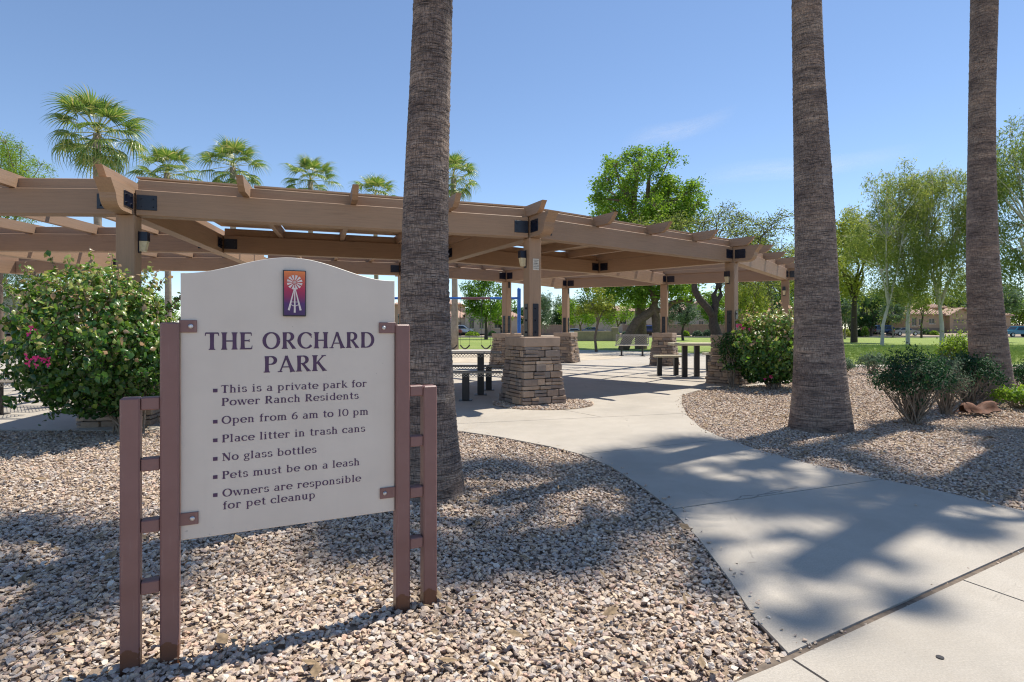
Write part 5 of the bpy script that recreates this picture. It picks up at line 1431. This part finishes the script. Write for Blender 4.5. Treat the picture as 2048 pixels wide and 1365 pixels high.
# park bench
pbn = thing('park_bench', (xa(1264, 27.5), 27.5, 0), 'grey steel mesh park bench with curved back on the far slab', 'bench', rot=-.25)
Wb = 1.55
prof = [(-.38, .50), (-.30, .53), (-.10, .51), (.05, .50), (.12, .56), (.17, .75), (.22, .98), (.25, 1.04)]
def pf(v):
    t = v * (len(prof) - 1); i = min(int(t), len(prof) - 2); f = t - i
    return prof[i][0] + (prof[i + 1][0] - prof[i][0]) * f, prof[i][1] + (prof[i + 1][1] - prof[i][1]) * f
b = MB(); lattice(b, lambda u, v: Vector(((u - .5) * Wb, pf(v * .48)[0], pf(v * .48)[1])), 40, 14, .022); b.build('seat', M['mesh_metal'], pbn)
b = MB(); lattice(b, lambda u, v: Vector(((u - .5) * Wb, pf(.48 + v * .52)[0], pf(.48 + v * .52)[1])), 40, 16, .022); b.build('backrest', M['mesh_metal'], pbn)
for sx in (-1, 1):
    b = MB(); b.tube([(sx * Wb / 2, p[0], p[1]) for p in prof], .022, 6); b.build('side_rail', M['mesh_metal'], pbn)
    b = MB(); b.tube([(sx * .5, 0, .49), (sx * .5, 0, .02)], .045, 8); b.cbox((sx * .5, 0, .012), (.20, .34, .02), .003); b.build('leg', M['blackleg'], pbn)
# swing frame
M['blue'] = plain('blue_paint', (.012, .11, .42), .35, var=.15); M['violet'] = plain('purple_paint', (.13, .055, .075), .4, var=.15)
sy = 26.5; sx0, sx1 = xa(1038, sy), xa(800, sy) - 1.2
sg = thing('swing_set', (sx0, sy, 0), 'blue post and long crossbar of a playground swing set behind the pergola', 'swing set')
for xx in (0, sx1 - sx0):
    b = MB(); b.tube([(xx, 0, 0), (xx, 0, za(578, sy))], .085, 12); b.tube([(xx, 0, za(578, sy)), (xx, 0, za(578, sy) + .05)], [.085, .03], 12); b.build('post', M['blue'], sg, smooth=False)
zb = za(597, sy); nb = 5
for k in range(nb):
    xa_, xb_ = (sx1 - sx0) * k / nb, (sx1 - sx0) * (k + 1) / nb
    b = MB(); b.tube([(xa_, 0, zb), (xb_, 0, zb)], .055, 10); b.build('crossbar', M['blue'] if k % 2 == 0 else M['violet'], sg)
for px in (905, 930, 972, 852):
    x = xa(px, sy) - sx0
    sw_ = thing('playground_swing', (sx0 + x, sy, 0), {905: 'black belt swing just right of the near palm trunk', 930: 'black belt swing second right of the near palm trunk', 972: 'black belt swing nearest the blue swing post', 852: 'black belt swing hidden behind the near palm trunk'}[px], 'swing', 'swings hanging from the crossbar')
    b = MB(); 
    for dx in (-.22, .22): b.tube([(dx, 0, zb - .056), (dx, 0, .55)], .008, 4)
    b.build('chain', M['blackleg'], sw_)
    b = MB(); n = 7
    for i in range(n): 
        pass
    b.tube([(-.22 + .44 * i / n, 0, .55 - .17 * math.sin(math.pi * i / n)) for i in range(n + 1)], .035, 6); b.build('seat', M['blackleg'], sw_)
# ---------------------------------------------------------------- houses, walls, cars beyond the lawn
def tile_roof_mat():
    t = NT('clay_tile_roof'); v = t.vec('Object')
    w = t.n.new('ShaderNodeTexWave'); w.wave_type = 'BANDS'; w.bands_direction = 'X'; t.l.new(v, w.inputs['Vector']); w.inputs['Scale'].default_value = 1.1; w.inputs['Distortion'].default_value = .4
    n = t.noise(v, 2.5, 4)
    t.col(t.ramp(n, [(.3, (.40, .25, .17)), (.5, (.52, .35, .26)), (.7, (.60, .44, .34))])); t.rough(.85); t.bump(w.outputs[0], .8, .1); return t.m
M['tile'] = tile_roof_mat()
M['stucco_tan'] = plain('tan_stucco', (.42, .30, .20), .9, var=.06, scale=1); M['stucco_beige'] = plain('beige_stucco', (.50, .42, .33), .9, var=.06, scale=1)
M['stucco_grey'] = plain('grey_stucco', (.40, .36, .31), .9, var=.06, scale=1); M['trim'] = plain('cream_trim', (.58, .50, .40), .8)
M['winglass'] = plain('window_glass', (.03, .04, .05), .08, var=.3, scale=1); M['garage'] = plain('garage_door', (.33, .24, .17), .7)
M['blockwall'] = plain('block_wall', (.27, .20, .155), .92, var=.15, scale=2); M['stonewall'] = mk_stone('house_stone', [(0, (.2, .16, .13)), (1, (.34, .27, .2))], .6, 3)
def wall_open(b, x0, x1, z0, z1, opens, y, dep=.22):
    """front wall plane with openings (rects), reveals going back"""
    xs = sorted({x0, x1} | {o[0] for o in opens} | {o[1] for o in opens}); zs = sorted({z0, z1} | {o[2] for o in opens} | {o[3] for o in opens})
    for a, c in zip(xs[:-1], xs[1:]):
        for e, f in zip(zs[:-1], zs[1:]):
            mx, mz = (a + c) / 2, (e + f) / 2
            if any(o[0] < mx < o[1] and o[2] < mz < o[3] for o in opens): continue
            b.add([(a, y, e), (c, y, e), (c, y, f), (a, y, f)], [(0, 1, 2, 3)])
    for (a, c, e, f) in opens:
        for q in ([(a, y, e), (a, y, f), (a, y + dep, f), (a, y + dep, e)], [(c, y, f), (c, y, e), (c, y + dep, e), (c, y + dep, f)], [(a, y, f), (c, y, f), (c, y + dep, f), (a, y + dep, f)], [(c, y, e), (a, y, e), (a, y + dep, e), (c, y + dep, e)]):
            b.add(q, [(0, 1, 2, 3)])
def block(h, x0, x1, d0, d1, z1, wallm, opens=(), roof='hip', rh=1.2, ov=.5, garages=()):
    """one storeyed mass: walls with real openings, windows with frame and pane, tile roof"""
    b = MB(); allo = [o for o in opens] + [o for o in garages]
    wall_open(b, x0, x1, 0, z1, allo, d0)
    b.add([(x1, d0, 0), (x1, d1, 0), (x1, d1, z1), (x1, d0, z1)], [(0, 1, 2, 3)]); b.add([(x0, d1, 0), (x0, d0, 0), (x0, d0, z1), (x0, d1, z1)], [(0, 1, 2, 3)]); b.add([(x1, d1, 0), (x0, d1, 0), (x0, d1, z1), (x1, d1, z1)], [(0, 1, 2, 3)])
    if roof == 'gable':
        mx = (x0 + x1) / 2; b.add([(x0, d0, z1), (x1, d0, z1), (mx, d0, z1 + rh * (x1 - x0) / (x1 - x0 + 2 * ov))], [(0, 1, 2)])
    b.build('wall', wallm, h)
    for (a, c, e, f) in opens:
        w = MB(); t_ = .09
        for q in (((a + c) / 2, (e + t_ / 2), c - a, t_), ((a + c) / 2, f - t_ / 2, c - a, t_), (a + t_ / 2, (e + f) / 2, t_, f - e - 2 * t_), (c - t_ / 2, (e + f) / 2, t_, f - e - 2 * t_), ((a + c) / 2, (e + f) / 2, .05, f - e - 2 * t_)):
            w.box((q[0], d0 + .12, q[1]), (q[2], .06, q[3]))
        wo_ = w.build('window', M['trim'], h); p = MB(); p.box(((a + c) / 2, d0 + .17, (e + f) / 2), (c - a - .02, .02, f - e - .02)); p.build('pane', M['winglass'], wo_)
        s = MB(); s.box(((a + c) / 2, d0 - .04, e - .07), (c - a + .3, .12, .12)); s.build('sill', M['trim'], wo_)
    for (a, c, e, f) in garages:
        g_ = MB(); n = 4
        for k in range(n): g_.cbox(((a + c) / 2, d0 + .17, e + (f - e) * (k + .5) / n), (c - a - .02, .05, (f - e) / n - .03), .01)
        go_ = g_.build('garage_door', M['garage'], h); w = MB()
        for k in range(4): w.box((a + (c - a) * (k + .5) / 4, d0 + .14, f - (f - e) / n / 2), ((c - a) / 4 * .5, .02, (f - e) / n * .45))
        w.build('door_lights', M['winglass'], go_)
    r_ = MB(); X0, X1, D0, D1 = x0 - ov, x1 + ov, d0 - ov, d1 + ov; w, d = X1 - X0, D1 - D0; zt_ = z1 - .02
    if roof == 'hip':
        if w > d: p, q = (X0 + d / 2, (D0 + D1) / 2), (X1 - d / 2, (D0 + D1) / 2)
        else: p, q = ((X0 + X1) / 2, D0 + w / 2), ((X0 + X1) / 2, D1 - w / 2)
        vs = [(X0, D0, zt_), (X1, D0, zt_), (X1, D1, zt_), (X0, D1, zt_), (p[0], p[1], zt_ + rh), (q[0], q[1], zt_ + rh)]
        fs = [(0, 1, 5, 4), (2, 3, 4, 5), (1, 2, 5), (3, 0, 4)] if w > d else [(0, 1, 4), (1, 2, 5, 4), (2, 3, 5), (3, 0, 4, 5)]
    else:
        mx = (X0 + X1) / 2; vs = [(X0, D0, zt_), (X1, D0, zt_), (X1, D1, zt_), (X0, D1, zt_), (mx, D0, zt_ + rh), (mx, D1, zt_ + rh)]; fs = [(1, 2, 5, 4), (3, 0, 4, 5)]
    nb_ = len(vs); vs2 = vs + [(x, y, z - .16) for x, y, z in vs]
    r_.add(vs2, fs + [tuple(i + nb_ for i in f)[::-1] for f in fs])
    for a, c in ((0, 1), (1, 2), (2, 3), (3, 0)):
        if roof == 'gable' and (a, c) in ((0, 1), (2, 3)): continue
        r_.add([vs2[a], vs2[c], vs2[c + nb_], vs2[a + nb_]], [(0, 1, 2, 3)])
    if roof == 'gable':
        for a, c, e in ((0, 4, 4), (4, 1, 1), (3, 5, 5), (5, 2, 2)): r_.add([vs2[a], vs2[c], vs2[c + nb_], vs2[a + nb_]], [(0, 1, 2, 3)])
    ro = r_.build('roof', M['tile'], h)
    # rows of tiles as real ribs on the front slope
    rb = MB(); n = int((X1 - X0) / .55)
    for k in range(n):
        x = X0 + (k + .5) * (X1 - X0) / n
        if roof == 'hip':
            m = min(x - X0, X1 - x, (d if w > d else w) / 2) ; hz = rh / ((d if w > d else w) / 2)
            if m < .4: continue
            rb.tube([(x, D0, zt_ + .02), (x, D0 + m, zt_ + .02 + m * hz)], .11, 5)
    if n and roof == 'hip': rb.build('tile_row', M['tile'], ro)
def house(px, y, label, cat='house', rot=0): return thing('house', (xa(px, y), y, .45), label, cat, rot=rot)
# right: tan house with tile roofs
h = house(1868, 112, 'tan single-storey house with clay tile roofs and stone base behind the right lawn')
block(h, -5.2, 2.2, 0, 10, 3.9, M['stucco_tan'], [(-4.4, -3.4, 1.5, 3.1), (-1.0, 0.2, 1.9, 3.0), (-3.0, -2.4, 1.6, 3.0)], rh=2.0)
block(h, 2.2, 6.8, -1.2, 9, 3.6, M['stucco_tan'], (), 'gable', 1.5, garages=[(2.9, 6.1, .05, 2.9)])
block(h, 6.8, 16, 1.0, 10, 3.7, M['stucco_tan'], [(8, 9.2, 1.2, 2.8), (12, 13.4, 1.2, 2.8)], rh=1.8)
block(h, -1.2, 5.2, 3.5, 10, 5.3, M['stucco_tan'], (), rh=1.3)
b = MB(); b.box((-1.5, -.06, .55), (7.4, .1, 1.1)); b.build('stone_base', M['stonewall'], h)
h = house(1180, 108, 'long low beige house behind the block wall and lime trees')
block(h, -2, 14, 2, 12, 4.4, M['stucco_beige'], [(0, 1.2, 1.8, 3.2), (6, 7.4, 1.8, 3.2)], rh=1.2)
h = house(1385, 110, 'grey-brown gabled house with a small window behind the mesquite')
block(h, -3.5, 5.5, 0, 10, 3.4, M['stucco_grey'], [(1.2, 2.2, 1.6, 2.5)], 'gable', 2.9)
block(h, 5.5, 14, 1, 10, 3.4, M['stucco_beige'], [(7, 8.5, 1.2, 2.6)], rh=1.6)
h = house(955, 104, 'beige gabled house with twin arched windows beyond the lawn')
block(h, -2.2, 1.9, -1, 9, 3.4, M['stucco_beige'], [(-1.45, -.5, .9, 2.6), (.35, 1.25, .9, 2.6)], 'gable', 1.6, .4)
block(h, -6.4, -2.2, .5, 9, 3.0, M['stucco_beige'], (), rh=1.6, garages=[(-5.6, -3.0, .05, 2.2)])
for s in (-.975, .8):
    b = MB(); b.tube([(s, -1.03, 2.6), (s, -.98, 2.6)], .50, 20); b.build('window_arch', M['winglass'], h)
block(h, 1.9, 8, 1.5, 9, 3.2, M['stucco_beige'], [(3, 4.4, 1, 2.3)], rh=1.5)
h = house(880, 112, 'two-storey tan house with tiled roof just right of the near palm')
block(h, -9, 4.2, 0, 10, 5.8, M['stucco_tan'], [(2.6, 3.4, 3.7, 5.0), (-3, -1.8, 3.6, 5.0), (-7, -5.8, 3.6, 5.0)], rh=1.9)
block(h, 0.2, 4.0, -2, 0, 3.2, M['stucco_tan'], [(1.2, 2.6, .1, 2.3)], 'gable', 1.2)
h = house(18, 100, 'pale two-storey house with a garage and small balcony at the left edge')
block(h, -1.6, 4.2, 0, 10, 6.0, M['stucco_grey'], [(.0, 1.1, 3.5, 4.9)], 'gable', 1.3, garages=[(-.5, 2.9, .05, 2.3)])
block(h, -10, -1.6, 1.5, 10, 5.6, M['stucco_beige'], [(-4, -3, 3.4, 4.6)], rh=1.3)
b = MB()
for k in range(8): b.box((-.05 + k * .17, -.35, 2.85), (.03, .03, .8))
b.box((.55, -.35, 3.26), (1.35, .05, .05)); b.box((.55, -.2, 2.42), (1.4, .4, .08)); b.build('balcony', M['blackleg'], h)
for px, w_, lab in ((500, 14, 'beige house hidden behind the sign and left bougainvillea'), (680, 13, 'tan house partly hidden behind the park sign')):
    h = house(px, 108, lab); block(h, -w_ / 2, w_ / 2, 0, 10, 3.6, M['stucco_beige'], [(-3, -1.6, 1, 2.4), (2, 3.4, 1, 2.4)], rh=1.8)
for x0p, x1p, y, hh, lab in ((1040, 1150, 103, 1.75, 'brown block wall between the swing post and the slender tree'), (1245, 1480, 103, 1.8, 'long brown block wall behind the mesh bench and mesquite'), (1480, 1640, 103, 1.8, 'brown block wall behind the right bougainvillea'), (1722, 1765, 104, 1.9, 'short tan block wall left of the blue parked car'), (1985, 2080, 106, 1.7, 'tan block wall beyond the pickup')):
    a, c = xa(x0p, y), xa(x1p, y); m = (a + c) / 2
    w = thing('block_wall', (m, y, .25), lab, 'wall'); b = MB(); b.box((0, 0, hh / 2), (c - a, .2, hh)); b.build('wall_face', M['blockwall'], w)
    b = MB(); b.box((0, 0, hh + .05), (c - a + .1, .3, .1)); b.build('coping', M['stucco_tan'], w)
    b = MB()
    for k in range(int((c - a) / 4) + 1): b.box((a - m + .2 + k * 4, -.14, hh / 2 + .1), (.45, .16, hh + .2))
    b.build('pilaster', M['blockwall'], w)
wall_low = thing('stone_wall', (xa(1205, 62), 62, 0), 'low grey stone sign wall on the far edge of the lawn', 'wall')
b = MB(); b.cbox((-1, 0, .55), (4.2, .4, 1.1), .04); b.build('wall_face', M['stonewall'], wall_low); b = MB(); b.cbox((1.35, 0, .75), (.7, .6, 1.5), .04); b.build('end_pier', M['stonewall'], wall_low)

def paint(name, c): 
    t = NT(name); t.col(c); t.rough(.25); t.b.inputs['Coat Weight'].default_value = .5; return t.m
M['tyre'] = plain('tyre_rubber', (.02, .02, .02), .8); M['rim'] = plain('alloy_rim', (.45, .45, .46), .3, .7)
M['lamp'] = plain('lamp_lens', (.7, .7, .68), .2); M['tail'] = plain('tail_lens', (.35, .01, .01), .25)
PROF = dict(
    suv=([(-2.3, .45), (-2.32, .95), (-2.22, 1.10), (-2.05, 1.62), (-1.85, 1.76), (.25, 1.76), (.55, 1.68), (1.15, 1.12), (2.1, 1.0), (2.35, .82), (2.38, .42)], [(-2.0, 1.12), (-1.85, 1.6), (.22, 1.6), (.9, 1.12)], (-1.4, 1.45)),
    pickup=([(-2.65, .5), (-2.66, 1.05), (-.75, 1.07), (-.68, 1.65), (-.5, 1.78), (.55, 1.78), (1.15, 1.15), (2.35, 1.05), (2.6, .85), (2.6, .45)], [(-.55, 1.15), (-.5, 1.62), (.5, 1.62), (.95, 1.15)], (-1.65, 1.65)),
    sedan=([(-2.2, .38), (-2.25, .85), (-2.1, .98), (-1.5, 1.02), (-.85, 1.40), (.35, 1.42), (1.05, 1.0), (2.05, .82), (2.25, .6), (2.25, .32)], [(-1.25, 1.02), (-.8, 1.32), (.3, 1.34), (.85, 1.02)], (-1.35, 1.35)))
def car(kind, px, y, z, rot, m, label):
    body, win, axles = PROF[kind]; t = thing('parked_car', (xa(px, y), y, z), label, 'car' if kind != 'pickup' else 'pickup', rot=rot)
    hw = .92
    def sec(pts, wl):
        n = len(pts); V = [(x, -wl(z_), z_) for x, z_ in pts] + [(x, wl(z_), z_) for x, z_ in pts]
        F = [tuple(range(n)), tuple(range(2 * n - 1, n - 1, -1))] + [(i, i + n, (i + 1) % n + n, (i + 1) % n) for i in range(n)]
        b_ = MB(); b_.add(V, F); return b_
    wl = lambda z_: hw if z_ < 1.05 else hw - (z_ - 1.05) * .32
    sec(body, wl).build('body', m, t)
    for s in (-1, 1):
        b_ = MB(); V = [(x, s * (wl(z_) + .012), z_) for x, z_ in win]; b_.add(V, [tuple(range(4))]); V2 = [(x, s * (wl(z_) - .01), z_) for x, z_ in win]; b_.add(V2, [tuple(range(4))[::-1]])
        b_.build('side_window', M['winglass'], t)
        for ax in axles:
            w = MB(); w.tube([(ax, s * (hw - .18), .36), (ax, s * (hw + .03), .36)], .37, 18); wo_ = w.build('wheel', M['tyre'], t)
            w = MB(); w.tube([(ax, s * (hw + .02), .36), (ax, s * (hw + .045), .36)], .22, 12); w.build('rim', M['rim'], wo_)
        fx = body[-2][0] + .01; b_ = MB(); b_.box((fx - .02, s * .68, .78), (.08, .32, .16)); b_.build('headlight', M['lamp'], t)
        b_ = MB(); b_.box((body[1][0] - .01, s * .78, .86), (.06, .16, .26)); b_.build('tail_light', M['tail'], t)
    # windscreen and rear window
    xs = [p for p in body if p[1] > 1.3]
    i = body.index(xs[-1]); a, c = body[i], body[i + 1]; b_ = MB()
    def q(p, f, r2): return (p[0] + (r2[0] - p[0]) * f, p[1] + (r2[1] - p[1]) * f)
    for (p, r2, o) in ((a, c, .012), (body[body.index(xs[0])], body[body.index(xs[0]) - 1], -.012)):
        u, v = q(p, .12, r2), q(p, .9, r2); b_.add([(u[0] + o, -wl(u[1]) + .1, u[1] + .012), (u[0] + o, wl(u[1]) - .1, u[1] + .012), (v[0] + o, wl(v[1]) - .1, v[1] + .012), (v[0] + o, -wl(v[1]) + .1, v[1] + .012)], [(0, 1, 2, 3)])
    b_.build('windscreen', M['winglass'], t)
    b_ = MB(); b_.box(((body[0][0]) - .04, 0, .52), (.14, 1.7, .2)); b_.box((body[-1][0] + .02, 0, .5), (.12, 1.7, .2)); b_.build('bumper', M['blackleg'] if kind == 'suv' else M['rim'], t)
    return t
car('suv', 1772, 101, .28, math.pi * 0, paint('navy_paint', (.012, .03, .085)), 'dark blue estate car parked before the tan house')
car('pickup', 2036, 94, 0, math.pi, paint('teal_paint', (.02, .19, .28)), 'bright blue pickup truck at the right edge on the street')
car('suv', 898, 101, .25, 0, paint('red_paint', (.20, .012, .016)), 'dark red off-roader parked right of the near palm')
car('suv', 921, 103, .3, .4, paint('white_paint', (.72, .72, .72)), 'white van-like car parked beside the dark red one')
car('sedan', 1150, 94, 0, 0, paint('silver_paint', (.62, .63, .64)), 'white saloon car on the street left of the slender young tree')
car('sedan', 1184, 100.5, .22, 0, paint('steel_blue_paint', (.03, .07, .16)), 'dark blue saloon behind the slender young tree')
car('suv', 1302, 102, .25, 1.2, paint('violet_blue_paint', (.03, .035, .12)), 'dark blue car behind the leaning trunk')
car('sedan', 1808, 99.5, .15, 0, paint('grey_paint', (.2, .21, .22)), 'grey saloon half hidden behind the middle eucalyptus trunk')
# shrubs along the house fronts and the far lawn edge
lob = [(1690, 92, 24, 14, 'yel', 'yellow-green clipped shrub by the elm trunk'), (1716, 96, 16, 12, 'dark', 'dark clipped shrub left of the tan wall'), (1730, 95, 14, 18, 'lime', 'tall lime shrub behind the elm trunk'), (1848, 104, 22, 12, 'dark', 'dark hedge under the tan house window'),
       (1868, 103, 18, 9, 'lime', 'low lime hedge before the tan house'), (1395, 98, 20, 10, 'grey', 'grey-green shrub under the long block wall, left one'), (1415, 98, 18, 11, 'grey', 'pale shrub before the long block wall near the mesquite'), (1372, 98, 14, 9, 'lime', 'low lime shrub beside the olive tree'),
       (1232, 97, 14, 9, 'lime', 'round lime shrub right of the slender young tree'), (1250, 97, 14, 8, 'grey', 'grey shrub left of the leaning trunk'), (1210, 97, 12, 8, 'dark', 'dark shrub on the verge behind the slender tree'), (945, 100, 30, 8, 'lime', 'low lime hedge before the gabled house'),
       (985, 99, 18, 9, 'dark', 'dark shrub right of the gabled house hedge'), (32, 96, 10, 8, 'dark', 'dark clipped box shrub by the left garage'), (1, 97, 14, 20, 'blue', 'grey-green shrub at the left edge garage corner'), (1128, 97, 16, 8, 'grey', 'low grey shrub before the brown wall'), (2000, 97, 16, 20, 'yel', 'yellow shrub right of the far right palm')]
for k, (px, y, wp, hp, lf, lab) in enumerate(lob):
    t = thing('shrub', (xa(px, y), y, .05), lab, 'shrub'); w, hh = wp * y / FPX / 2, hp * y / FPX * 1.15
    r_ = np.random.default_rng(700 + k); n = 900; d = r_.normal(size=(n, 3)); d /= np.linalg.norm(d, axis=1)[:, None]; d[:, 2] = np.abs(d[:, 2])
    pos = d * (r_.uniform(.5, 1, n) ** .4)[:, None] * np.array([w, min(w, 1.2), hh])
    v, F, tt = leaves(pos, None, n, (.06, .06, .06), .26, .6, 0, 800 + k); link('foliage', quad_mesh('foliage', v, F, L[lf], tint=tt), t)
    b = MB(); b.tube([(0, 0, -.05), (.03, 0, hh * .5)], [.06, .03], 6); b.build('stem', M['darkbranch'], t)
fl = thing('flag', (xa(897, 100.5) , 100.5, .4), 'small red and white striped flag on the two-storey house', 'flag')
b = MB(); b.tube([(0, 0, 2.2), (.35, 0, 3.3)], .03, 5); b.build('pole', M['rim'], fl)
M['flagred'] = plain('flag_red', (.5, .02, .03), .8); M['flagwhite'] = plain('flag_white', (.75, .75, .75), .8)
for k in range(6):
    b = MB(); z0_, z1_ = 3.2 - k * .18, 3.2 - (k + 1) * .18; b.add([(.3, .02, z0_), (.95, .06, z0_ - .25), (.95, .06, z1_ - .25), (.3, .02, z1_)], [(0, 1, 2, 3)]); b.build('stripe', M['flagred'] if k % 2 == 0 else M['flagwhite'], fl)
